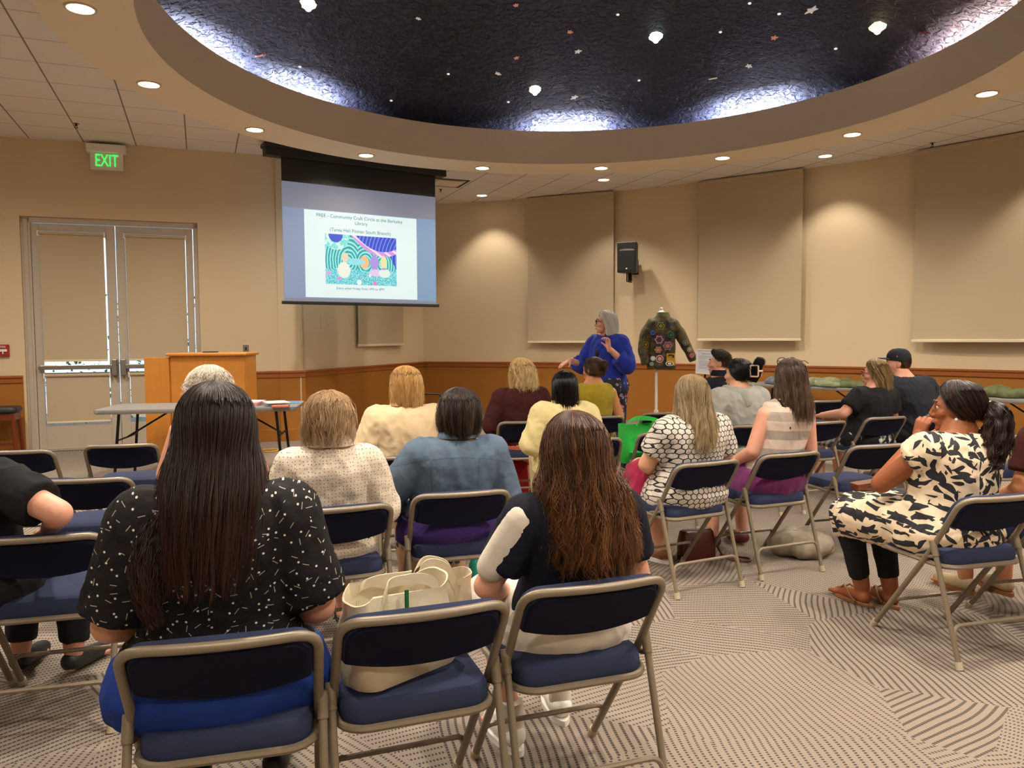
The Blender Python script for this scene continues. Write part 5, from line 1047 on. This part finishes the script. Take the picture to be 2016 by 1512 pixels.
# 15 black t-shirt and glasses
tt, p15, C15, R15 = person('woman with highlighted shoulder-length hair and glasses in a black t-shirt', OR('P', .04), 24, dict(top=1.215, w=1.18, lean=-.05, leanx=.12), SK['pink'], head=(48, 0, 0), vox=.006, arms=(((-.27, .02, .76), (-.26, .27, .72)), 'lap'), hands={-1: ((.1, 1, -.15), (0, .15, 1), .25)},
    top=dict(sleeve='short', mat=T['black'], e=.014, loose=.014, hip=.3, wr=.005), bottom=dict(len=1.0, mat=T['plaid'], e=.02, name='shorts'), shoe=dict(mat=SH['black']),
    hr=dict(rows=cap_rows(.008) + [(-.05, .102, .12, .08, -.014, 104), (-.12, .105, .12, .08, -.014, 92), (-.19, .10, .13, .08, -.012, 84)], mat=HM['highlight'], n=2200, rad=.0012, wave=.004, wlen=.12, clump=.75, frizz=.0014, endvar=.14), seed=15)
glasses(C15, R15, M['red'], tt)
# 16 man in cap
tt, p16, C16, R16 = person('man in a black cap and black shirt, leaning left', OR('Q', .03, .06), 14, dict(top=1.315, w=1.42, lean=.06, leanx=-.38), SK['pink'], head=(56, 0, 0), fat=1.15,
    top=dict(sleeve='short', mat=T['black2'], e=.016, loose=.02, hip=.3, wr=.007, collar=False), bottom=dict(len=1.3, mat=T['black'], name='shorts'), shoe=dict(mat=SH['black']),
    hr=dict(rows=[(.05, .078, .098, .03, -.016, 112), (0., .078, .100, .07, -.016, 100), (-.05, .07, .09, .07, -.016, 80)], mat=HM['brown'], n=600, rad=.0013, frizz=.001, endvar=.1), seed=16)
mb = MB(); rings = []
for z, rx, ry in ((.028, .086, .106), (.05, .088, .108), (.085, .084, .103), (.115, .068, .085), (.135, .042, .055), (.142, .004, .004)): rings.append([C16 + R16 @ Vector(q) for q in ering((0, -.014, z), rx, ry, p=2)])
mb.loft(rings, caps=False); co_ = mb.build('cap', T['black2'], tt)
mb = MB(); br = []
for y, w in ((.07, .072), (.11, .07), (.145, .058), (.163, .03)): br.append([C16 + R16 @ Vector((x, y, .052 - (x / .08) ** 2 * .012)) for x in np.linspace(-w, w, 9)] + [C16 + R16 @ Vector((x, y, .047 - (x / .08) ** 2 * .012)) for x in np.linspace(w, -w, 9)])
mb.loft(br); mb.build('brim', T['black2'], co_)
mb = MB(); mb.prism([(-.006, -.004), (.007, -.006), (.006, .005), (-.002, .008)], 0, .002); e = mb.build('emblem', M['steel'], co_, smooth=False); e.matrix_local = Matrix.Translation(C16 + R16 @ Vector((-.0865, .012, .066))) @ (R16 @ Euler((R(90), 0, R(-90))).to_matrix()).to_4x4()
mb = MB(); mb.box(-.012, -.001, -.006, .012, .001, .006); e = mb.build('back_logo', M['white'], co_, smooth=False); e.matrix_local = Matrix.Translation(C16 + R16 @ Vector((-.02, -.121, .045))) @ R16.to_4x4()
# 17 leaf-print dress
t17, p17, C17, R17 = person('woman with a dark ponytail in a cream and black leaf-print dress, chin on her hand', OR('S', .0, .02), 15, dict(top=1.215, w=1.18, lean=.0, leanx=.08), SK['brown'], head=(46, -4, 0), vox=.0048,
    arms=(((-.22, .20, .72), (.010, .222, .935)), ((.26, .04, .70), (.05, .19, .63))), hands={-1: ((.22, -.15, 1), (-1, -.35, .1), 1.15, .95), 1: ((-.8, .5, -.15), (.1, .5, .9), 1.1)},
    legs={-1: (.17, .50, .50, .07, .50), 1: (.02, .50, .51, .06, .44)},
    top=dict(sleeve='capsleeve', mat=T['leaf'], e=.016, loose=.012, hip=.97, he=.028, wr=.006, collar=False, name='dress'), bottom=dict(len=1.86, mat=T['black'], e=.006, name='leggings'), shoe=dict(mat=SH['tan'], sandal=True),
    hr=dict(rows=cap_rows(.004) + [(-.03, .088, .112, .08, -.014, 100), (-.07, .07, .105, .07, -.016, 76)], mat=HM['dark'], n=2600, rad=.0009, wave=.001, clump=.6, frizz=.0009, endvar=.08), seed=17)
cb = C17 + R17 @ Vector((0, -.130, .0))
tail([cb, cb + Vector((.0, -.045, -.01)), cb + Vector((-.0, -.065, -.08)), cb + Vector((-.02, -.06, -.17)), cb + Vector((-.05, -.05, -.25)), cb + Vector((-.06, -.045, -.29))], [.018, .045, .058, .062, .05, .022], HM['dark'], t17, n=1400, rad=.0010, wave=.016, wlen=.09, name='ponytail')
mb = MB(); mb.tube([cb + R17 @ Vector((.022 * math.cos(a), -.006, .022 * math.sin(a))) for a in np.linspace(0, 6.28, 16)], .008, 8); mb.build('hair_tie', T['white'], t17)
mb = MB(); mb.ell(C17 + R17 @ Vector((-.080, .002, -.050)), (.008, .008, .008)); mb.build('earring', M['white'], t17)
mb = MB()
H0, K0, A0, T0 = leg_pts(p17, -1, {-1: (.17, .50, .50, .07, .50)}); H1, K1, A1, T1 = leg_pts(p17, 1, {1: (.02, .50, .51, .06, .44)})
for q in range(7):
    f = q / 6; a = H0.lerp(H1, f); b = K0.lerp(K1, f); cap(mb, a, .112, b, .082); cap(mb, b + Vector((0, .0, -.01)), .076, b.lerp(A0.lerp(A1, f), .24) + Vector((0, .005, 0)), .078, flat1=True); cap(mb, a.lerp(b, .6) + Vector((0, 0, -.03)), .075, a.lerp(b, .45) + Vector((0, 0, -.09)), .05, flat1=True)
link(fuse(mb, .009, 4, wr=.011, freq=17), 'skirt', T['leaf'], t17)
# 18 left edge, 19 right edge
person('person in a black t-shirt at the left picture edge, elbow on an empty chair', (-2.06, 2.86), -4, dict(top=1.235, w=1.15, lean=-.08), SK['pink'], head=(20, 0, 0), arms=('lap', ((.46, -.13, .83), (.24, .12, .70))),
    top=dict(sleeve='short', mat=T['black'], e=.014, loose=.016, wr=.005), bottom=dict(len=1.9, mat=T['black2']), shoe=dict(mat=SH['black']), face=False,
    hr=dict(rows=[(.128, .004, .004, .004, .0, 180), (.12, .05, .055, .05, -.004, 178), (.08, .077, .095, .075, -.01, 150), (.02, .078, .098, .07, -.016, 110), (-.05, .066, .085, .07, -.016, 80)], mat=HM['sandy'], n=1300, rad=.0011, frizz=.0012, endvar=.1), seed=18)
person('person in jeans at the right picture edge wearing beige flats', OR('U', .05), 12, dict(top=1.25, w=1.12, lean=-.08), SK['tan'], arms=('lap', 'lap'), legs={-1: (.16, .46, .50, .10, .46), 1: (.12, .46, .50, .10, .40)},
    top=dict(sleeve='short', mat=T['maroon'], e=.014, loose=.012), bottom=dict(len=1.6, mat=T['denim']), shoe=dict(mat=SH['beige'], sole=SH['tan']), face=False,
    hr=dict(rows=cap_rows(0) + [(-.06, .09, .11, .08, -.014, 100)], mat=HM['brown'], n=500, rad=.0013), seed=19)
# 10 standing speaker
t10, p10, C10, R10 = person('standing woman with a silver bob and royal blue tunic, gesturing to the screen', (1.02, 8.2), 132, dict(top=1.725, w=1.12, lean=.0, stand=True), SK['pink'], head=(-42, 2, 0), vox=.005,
    arms=(((-.27, .00, 1.15), (-.19, .20, 1.33)), ((.26, .10, 1.14), (.24, .32, 1.20))), hands={-1: ((.1, .1, 1), (-.3, -1, .1), 1.1), 1: ((.25, .85, -.35), (0, .3, 1), .25)},
    top=dict(sleeve='three', mat=T['royal'], e=.022, loose=.02, wr=.006, name='tunic'), bottom=dict(len=1.6, mat=T['tunicprint'], e=.05, name='skirt', flare=.03), shoe=dict(mat=SH['black']),
    hr=dict(rows=cap_rows(.006) + [(-.05, .096, .114, .08, -.014, 112), (-.10, .100, .115, .08, -.012, 104), (-.145, .096, .108, .08, -.008, 100)], mat=HM['silver'], n=2200, rad=.0012, wave=.001, clump=.6, frizz=.0008, endvar=.06, dyaw=0), seed=10)
mb = MB(); cap(mb, p10.P(0, .03, .60), .19, p10.P(0, .02, .36), .215, flat1=True); link(fuse(mb, .012, 3, wr=.006), 'tunic_hem', T['royal'], t10)
mb = MB(); mb.tube([p10.P(.06 * math.cos(a), .06 + .07 * abs(math.sin(a)) + .02, 1.03 - .17 * max(0, math.sin(a))) for a in np.linspace(-.4, math.pi + .4, 20)], .005, 6); mb.ell(p10.P(0, .165, .84), (.025, .01, .05)); mb.build('necklace', M['blackmetal'], t10)
glasses(C10, R10, M['blackmetal'], t10, r=.022)
# ------------------------------------------------------------------ display jacket, sign, bags, tables
def lump(name, parts, mat, loc, rz, lb, cat, vox=.012, wr=.012, seed=0, parent=None, group=None, floor=None, freq=18):
    mb = MB()
    for q in parts:
        if len(q) == 2 and len(q[0]) == 3: mb.ell(q[0], q[1])
        elif len(q) == 3: mb.ell(q[0], q[1], q[2])
        else: cap(mb, *q)
    me = fuse(mb, vox, 4, wr=wr, seed=seed, freq=freq); n = len(me.vertices); P = np.empty(n * 3); me.vertices.foreach_get('co', P); P = P.reshape(-1, 3)
    if floor is not None: P[:, 2] = np.maximum(P[:, 2], floor); me.vertices.foreach_set('co', P.ravel())
    o = link(me, name, mat, parent); o.location = loc; o.rotation_euler = (0, 0, R(rz))
    if lb: tag(o, lb, cat, group)
    return o
def camo():
    g = G('painted_army_jacket'); co = g.co(); n1 = g.noise(co, 7, 3); n2 = g.noise(co, 16, 3)
    c = g.ramp(n1, [(.35, L('1E2230')), (.45, L('3E3C22')), (.55, L('5A5230')), (.66, L('33402A'))]); c = g.mix(g.ma('GREATER_THAN', n2, .6), c, L('6A4A2C')); return g.set(c, .8, bump=n2, bs=.4, bd=.02)
T['camo'] = camo(); T['army'] = fabric('army_green_cotton', L('4E5434'), L('6E7450'), wr=.8); T['army2'] = fabric('pale_army_green', L('6E7656'), L('8A9070'), wr=.8)
t = thing('dress_form_stand', 'white pole stand holding the painted army jacket', 'stand', (1.87, 9.95, 0), 0)
mb = MB(); mb.tube([(0, 0, .12), (0, 0, 1.05)], .017, 12); mb.tube([(0, 0, .42), (0, 0, .50)], .028, 12); mb.build('pole', M['white'], t)
mb = MB(); mb.loft([ering((.06, 0, z), r, r * .8, 20, 2) for z, r in ((1.05, .05), (1.10, .08), (1.35, .09), (1.6, .09), (1.70, .06), (1.745, .045), (1.765, .05), (1.775, .03), (1.79, .018), (1.81, .022), (1.825, .01))]); mb.build('torso_form', M['white'], t)
for a in (90, 210, 330): mb = MB(); mb.tube([(0, 0, .30), (.30 * math.cos(R(a)), .30 * math.sin(R(a)), .015)], .012, 8); mb.build('leg', M['white'], t)
jk = thing('painted_army_jacket', 'army jacket covered in painted patches on the white stand', 'jacket', (1.93, 9.95, 0), 0)
mb = MB(); mb.loft([ering((x, 0, z), rx, ry, 28, 2.6) for x, z, rx, ry in ((0, 1.035, .185, .11), (0, 1.2, .175, .105), (0, 1.4, .175, .10), (0, 1.55, .19, .105), (.01, 1.64, .175, .095), (.02, 1.70, .10, .07), (.02, 1.735, .07, .06))])
cap(mb, (-.13, 0, 1.62), .065, (-.20, -.01, 1.50), .070); cap(mb, (-.20, -.01, 1.50), .070, (-.245, -.02, 1.28), .062); cap(mb, (-.245, -.02, 1.28), .062, (-.205, -.05, 1.10), .052, flat1=True)
cap(mb, (.15, 0, 1.62), .065, (.24, -.01, 1.48), .070); cap(mb, (.24, -.01, 1.48), .070, (.33, -.02, 1.30), .058); cap(mb, (.33, -.02, 1.30), .058, (.41, -.03, 1.14), .050, flat1=True)
link(fuse(mb, .011, 3, wr=.005, freq=14), 'shell', T['camo'], jk)
mb = MB(); mb.loft([ering((.02, 0, z), r, r * .85) for z, r in ((1.70, .095), (1.745, .08), (1.76, .075), (1.735, .06))], caps=False); mb.build('collar', T['army'], jk)
def patch(x, z, r, c1, c2, sc=1., y=-.112, kind='disc', nm='round_patch'):
    m1 = fabric('patch_cloth', L(c1)); m2 = fabric('patch_thread', L(c2)); n = 24
    f = (lambda k: 1 + .18 * math.cos(6 * 2 * math.pi * k / n)) if kind == 'flower' else (lambda k: 1)
    def rg(q, yy): return [(x + r * q * f(k) * math.cos(2 * math.pi * k / n), y + yy, z + r * q * f(k) * sc * math.sin(2 * math.pi * k / n)) for k in range(n)]
    mb = MB(); mb.loft([rg(1, .03), rg(1, 0), rg(.75, -.002), rg(.5, -.003), rg(.01, -.003)], caps=False)
    mb.mi = [0] * n + [0] * n + [1] * n + [0] * n; o = mb.build(nm, [m1, m2], jk, smooth=False, recalc=True); return o
for x, z, r, a, b, k in ((-.03, 1.585, .048, '8A8A4A', '2A2A2A', 'flower'), (-.05, 1.41, .070, '5A3456', 'A88A7A', 'flower'), (.06, 1.33, .055, 'B07A50', '3A3A86', 'flower'), (-.13, 1.50, .038, '2E4478', '5A6A9A', 'disc'), (.10, 1.47, .042, '4A6A5A', '22302A', 'disc'),
                         (-.04, 1.165, .050, 'C8A8A0', '7A2E42', 'disc'), (-.125, 1.17, .030, 'D8DAD4', 'B0B4B0', 'disc'), (-.14, 1.10, .026, '9AA0A0', '5A6466', 'disc'), (-.06, 1.28, .040, 'C89070', '8A4A3A', 'flower')):
    patch(x, z, r, a, b, kind=k, nm='flower_patch' if k == 'flower' else 'round_patch')
patch(.29, 1.37, .034, '7A8478', '3A4438', y=-.088); patch(.345, 1.28, .030, 'C8A090', '4A5A4A', y=-.088); patch(.375, 1.205, .032, 'B85A60', '8A8A7A', y=-.088); patch(-.215, 1.35, .04, '8A6A30', '2E2A20', y=-.09)
mb = MB(); mb.prism([(.045, -.0), (.155, -.0), (.155, .155), (.045, .155)], 0, .004, T=lambda q: (q[0], -.116 - q[2], 1.08 + q[1])); mb.build('yellow_patch', fabric('yellow_patch_cloth', L('C8962A')), jk, smooth=False)
patch(.085, 1.105, .052, 'E0DCD0', '1A1A1C', .6, y=-.122); mb = MB(); mb.prism([(.06, .10), (.12, .11), (.12, .08), (.14, .08), (.14, .115), (.08, .125)], 0, .004, T=lambda q: (q[0], -.122 - q[2], 1.10 + q[1])); mb.build('dark_patch_drawing', M['black'], jk, smooth=False)
t = thing('sign_stand', 'white framed notice on a stand beyond the ash blond hair', 'sign', (2.09, 8.3, 0), R(-4))
mb = MB(); mb.loft([[(x, y, z) for x, z in rrect(w, h, .004, 1)] for w, h, y in ((.205, .27, .012), (.205, .27, -.008), (.18, .245, -.008), (.175, .24, -.002))], caps=False); f = mb.build('frame', M['white'], t, smooth=False); f.location = (0, 0, 1.175); f.rotation_euler = (R(-6), R(3), 0)
mb = MB(); mb.box(-.09, -.003, -.122, .09, .008, .122); f2 = mb.build('paper', plain('notice_paper', L('DCDCE4'), .6, var=.02), f, smooth=False)
ink = plain('grey_ink', L('8A8C96'), .7)
mb = MB()
for i, (z, w) in enumerate([(.085, .05), (.06, .062), (.045, .07), (.03, .035), (.005, .07), (-.01, .068), (-.025, .072), (-.04, .06), (-.055, .07), (-.07, .045)]): mb.box(-.07 if i else -.05, -.0045, z - .002, -.07 + 2 * w if i else .05, -.0032, z + (.003 if i == 0 else .001))
mb.build('printed_lines', ink, f, smooth=False)
mb = MB(); mb.tube([(0, .03, .02), (0, .03, 1.1)], .010, 8); mb.build('pole', M['blackmetal'], t); mb = MB(); mb.tube([(0, .03, 0), (0, .03, .02)], [.14, .13], 24); mb.build('base', M['blackmetal'], t)
# bags -----------------------------------------------------
def tote(nm, lb, loc, rz, w, d, h, mat, tilt=0., hl=.16, mat2=None, sag=.0, seed=0):
    t = thing(nm, lb, 'bag', loc, R(rz)); Tm = Euler((R(tilt), 0, 0)).to_matrix()
    rs = random.Random(seed); rings = []
    n = 10
    for z, o in ((0, 1.), (.02, 1.03), (h * .3, 1.06), (h * .6, 1.02), (h * .85, .98), (h, 1.0), (h, .97), (h * .8, .93), (h * .4, .95), (.03, .9), (.02, .02)):
        ring = []
        for x, y in rrect(w * o, d * o * (1 + .15 * math.sin(z * 18)), min(w, d) * .3, 5):
            k = sag * (z / h) * math.sin(x * 21 + seed) ; ring.append(Tm @ Vector((x + .5 * k, y + k + .01 * math.sin(x * 40 + z * 30 + seed), z + (.02 * math.sin(x * 25 + y * 9 + seed) if z > h * .7 else 0))))
        rings.append(ring)
    mb = MB(); mb.loft(rings, caps=False); mb.add(rings[0], [tuple(range(len(rings[0])))[::-1]]); mb.build('bag_body', mat, t)
    for s in (-1, 1):
        pts = rnd_poly([Tm @ Vector(q) for q in ((-w * .27, s * d * .5, h * .8), (-w * .27, s * d * .48, h), (-w * .16, s * d * .2 , h + hl), (w * .14, s * d * .1 - .03, h + hl * .9), (w * .27, s * d * .48, h), (w * .27, s * d * .5, h * .8))], .07, 6)
        mb = MB(); rr = []
        for p in pts: rr.append([p + Vector((0, s * .0025, -.016)), p + Vector((0, -s * .0025, -.016)), p + Vector((.012, -s * .0025, .012)), p + Vector((.012, s * .0025, .012))])
        mb.loft(rr); mb.build('handle', mat2 or mat, t)
    return t
T['canvas'] = fabric('cream_canvas', L('CDBF9F'), L('E4D8BC'), fine=500)
x, y = OR('B'); tb = tote('canvas_tote_bag', 'cream canvas tote bag slumped on an empty folding chair', (x - .01, y - .045, .487), 42, .32, .15, .25, T['canvas'], tilt=-5, hl=.02, sag=.03, seed=3)
mb = MB(); mb.box(-.03, -.078, .17, -.02, -.072, .262); mb.build('green_stripe', fabric('green_ribbon', L('2E6A3A')), tb, smooth=False)
tote('canvas_tote_bag', 'second cream canvas tote with looped handles standing behind the slumped one', (x + .06, y + .16, .485), 12, .24, .10, .20, T['canvas'], hl=.07, sag=.02, seed=5)
x, y = OR('J'); T['green'] = fabric('bright_green_nonwoven', L('22A63C'), L('3CC452'), fine=500)
tote('green_shopping_bag', 'bright green shopping bag on an empty folding chair', (x - .07, y + .02, .483), 14, .40, .18, .30, T['green'], hl=.04, sag=.02, seed=8)
t = thing('leather_handbag', 'dark red-brown leather handbag on the carpet under the honeycomb dress', 'bag', (1.19, 4.92, 0), R(12)); T['ox'] = plain('oxblood_leather', L('4A1A12'), .35, var=.15)
mb = MB(); mb.loft([[(x_, y_, z) for x_, y_ in rrect(w, d, d * .3, 4)] for w, d, z in ((.22, .11, 0), (.24, .12, .02), (.24, .11, .12), (.22, .07, .185), (.21, .05, .195))]); mb.build('bag_body', T['ox'], t)
mb = MB(); mb.tube([(-.10, 0, .198), (.10, 0, .198)], .006, 8); mb.build('zip', M['steel'], t); mb = MB(); mb.tube(rnd_poly([(.11, 0, .17), (.16, -.06, .012), (.30, -.16, .010), (.34, -.08, .010), (.18, .02, .012)], .06), .007, 6); mb.build('strap', T['ox'], t)
bp = lump('backpack', [((0, 0, .09), (.19, .13, .095)), ((.08, -.03, .08), (.12, .12, .085)), ((-.10, .02, .08), (.10, .10, .075)), ((.02, -.10, .06), (.13, .05, .06))], fabric('grey_beige_nylon', L('8A8070'), L('A89C88')), (1.90, 5.02, 0), 12, 'grey beige backpack on the carpet under the striped tank top chair', 'bag', floor=.004, wr=.008, seed=4)
mb = MB(); mb.tube(rnd_poly([(.12, .03, .15), (.22, .02, .13), (.24, -.02, .02), (.15, -.06, .02)], .05), .014, 8); mb.build('shoulder_strap', T['khaki'], bp); mb = MB(); mb.prism([(-.07, -.04), (.10, -.05), (.09, .03), (-.05, .04)], .178, .184); mb.build('lilac_papers', plain('lilac_paper', L('B4AECB'), .6), bp, smooth=False)
t = thing('water_bottle', 'teal water bottle on the carpet behind the denim jacket chair', 'bottle', (-.215, 4.28, 0), 0); mb = MB(); mb.tube([(0, 0, 0), (0, 0, .01), (0, 0, .17), (0, 0, .20)], [.030, .034, .034, .020], 20); mb.build('bottle_body', plain('teal_plastic', L('1E8A78'), .25), t); mb = MB(); mb.tube([(0, 0, .20), (0, 0, .24)], .022, 16); mb.build('lid', M['black'], t)
tote('red_tote_bag', 'red tote bag on the carpet in front of the coral dress', (.02, 6.98, 0), 8, .24, .12, .32, T['red'], hl=.08, seed=2)
o = lump('crimson_jacket', [((-.13, .30, .60), .075, (-.12, .14, .62), .07), ((-.16, .22, .58), .07, (-.22, .20, .42), .05), ((-.12, .34, .58), .065, (-.19, .34, .36), .04)], T['crimson'], (*OR('K', .05), 0), 26, 'crimson cloth draped over the lap of the honeycomb dress', 'cloth', vox=.009, wr=.012, seed=6)
ps = thing('brown_wallet', 'brown leather wallet on the lap of the leaf-print dress', 'wallet', (*OR('S', -.19, .46), .632), R(10)); T['brownl'] = plain('brown_leather', L('5E2E18'), .3, var=.15)
pad(rrect(.16, .08, .012, 3), [(.98, 0), (1, .006), (1, .016), (.98, .02)]).build('lower_flap', T['brownl'], ps); q = pad(rrect(.16, .08, .012, 3), [(.98, .024), (1, .028), (1, .036), (.97, .04)]).build('upper_flap', T['brownl'], ps); q.rotation_euler = (0, R(-6), 0)
# clothes on the tables
def cloth_pile(loc, rz, lb, mat, sx=1., seed=0, nm='army_jacket', cat='jacket', drop=True):
    rs = np.random.RandomState(seed); parts = []
    for k in range(9):
        a = rs.rand() * 6.28; parts.append(((.20 * sx * rs.uniform(-1, 1), .13 * rs.uniform(-1, 1), rs.uniform(.015, .04)), (rs.uniform(.10, .18) * sx, rs.uniform(.06, .10), rs.uniform(.04, .085)), (0, rs.uniform(-.1, .1), a)))
    if drop: parts.append(((.1 * sx, -.12, .04), .05, (.16 * sx, -.34, .01), .035)); parts[-1] = (Vector(parts[-1][0]), .05, Vector(parts[-1][2]), .035)
    return lump(nm, parts, mat, loc, rz, lb, cat, vox=.012, wr=.010, seed=seed, floor=.0 if not drop else None, group='army green clothes laid out on the tables')
j = cloth_pile((4.42, 10.85, .745), -48, 'olive army jacket with an embroidered round panel on the middle table', T['army2'], 1.2, 1, drop=False)
mb = MB()
mb.loft([ering((0, 0, z), r, r * .55, 28, 2) for z, r in ((.05, .2), (.075, .17), (.085, .02))]); mb.build('embroidered_panel', floral('embroidered_panel_cloth', '8A8C86', ['C8703A', '3A4A7A', 'B84A3A', 'D0C8B0'], 45.), j)
cloth_pile((4.72, 10.45, .745), -20, 'dark green jacket folded at the right end of the middle table', T['army'], .8, 2, drop=False)
o = cloth_pile((4.0, 11.45, .745), -48, 'grey blue cloth folded flat at the left end of the middle table', fabric('grey_blue_cloth', L('5A6068'), L('737C86')), 1.0, 3, nm='folded_cloth', cat='cloth', drop=False)
cloth_pile((5.1, 9.65, .745), -56, 'pale army green jacket on the right table, beside the black shirt', T['army2'], 1.0, 4, drop=False)
cloth_pile((5.42, 9.2, .745), -50, 'dark army green jacket behind the ponytail on the right table', T['army'], .9, 5, drop=False)
cloth_pile((5.60, 8.72, .745), -50, 'rumpled army green jacket at the right picture edge', T['army'], 1.0, 7, drop=False)
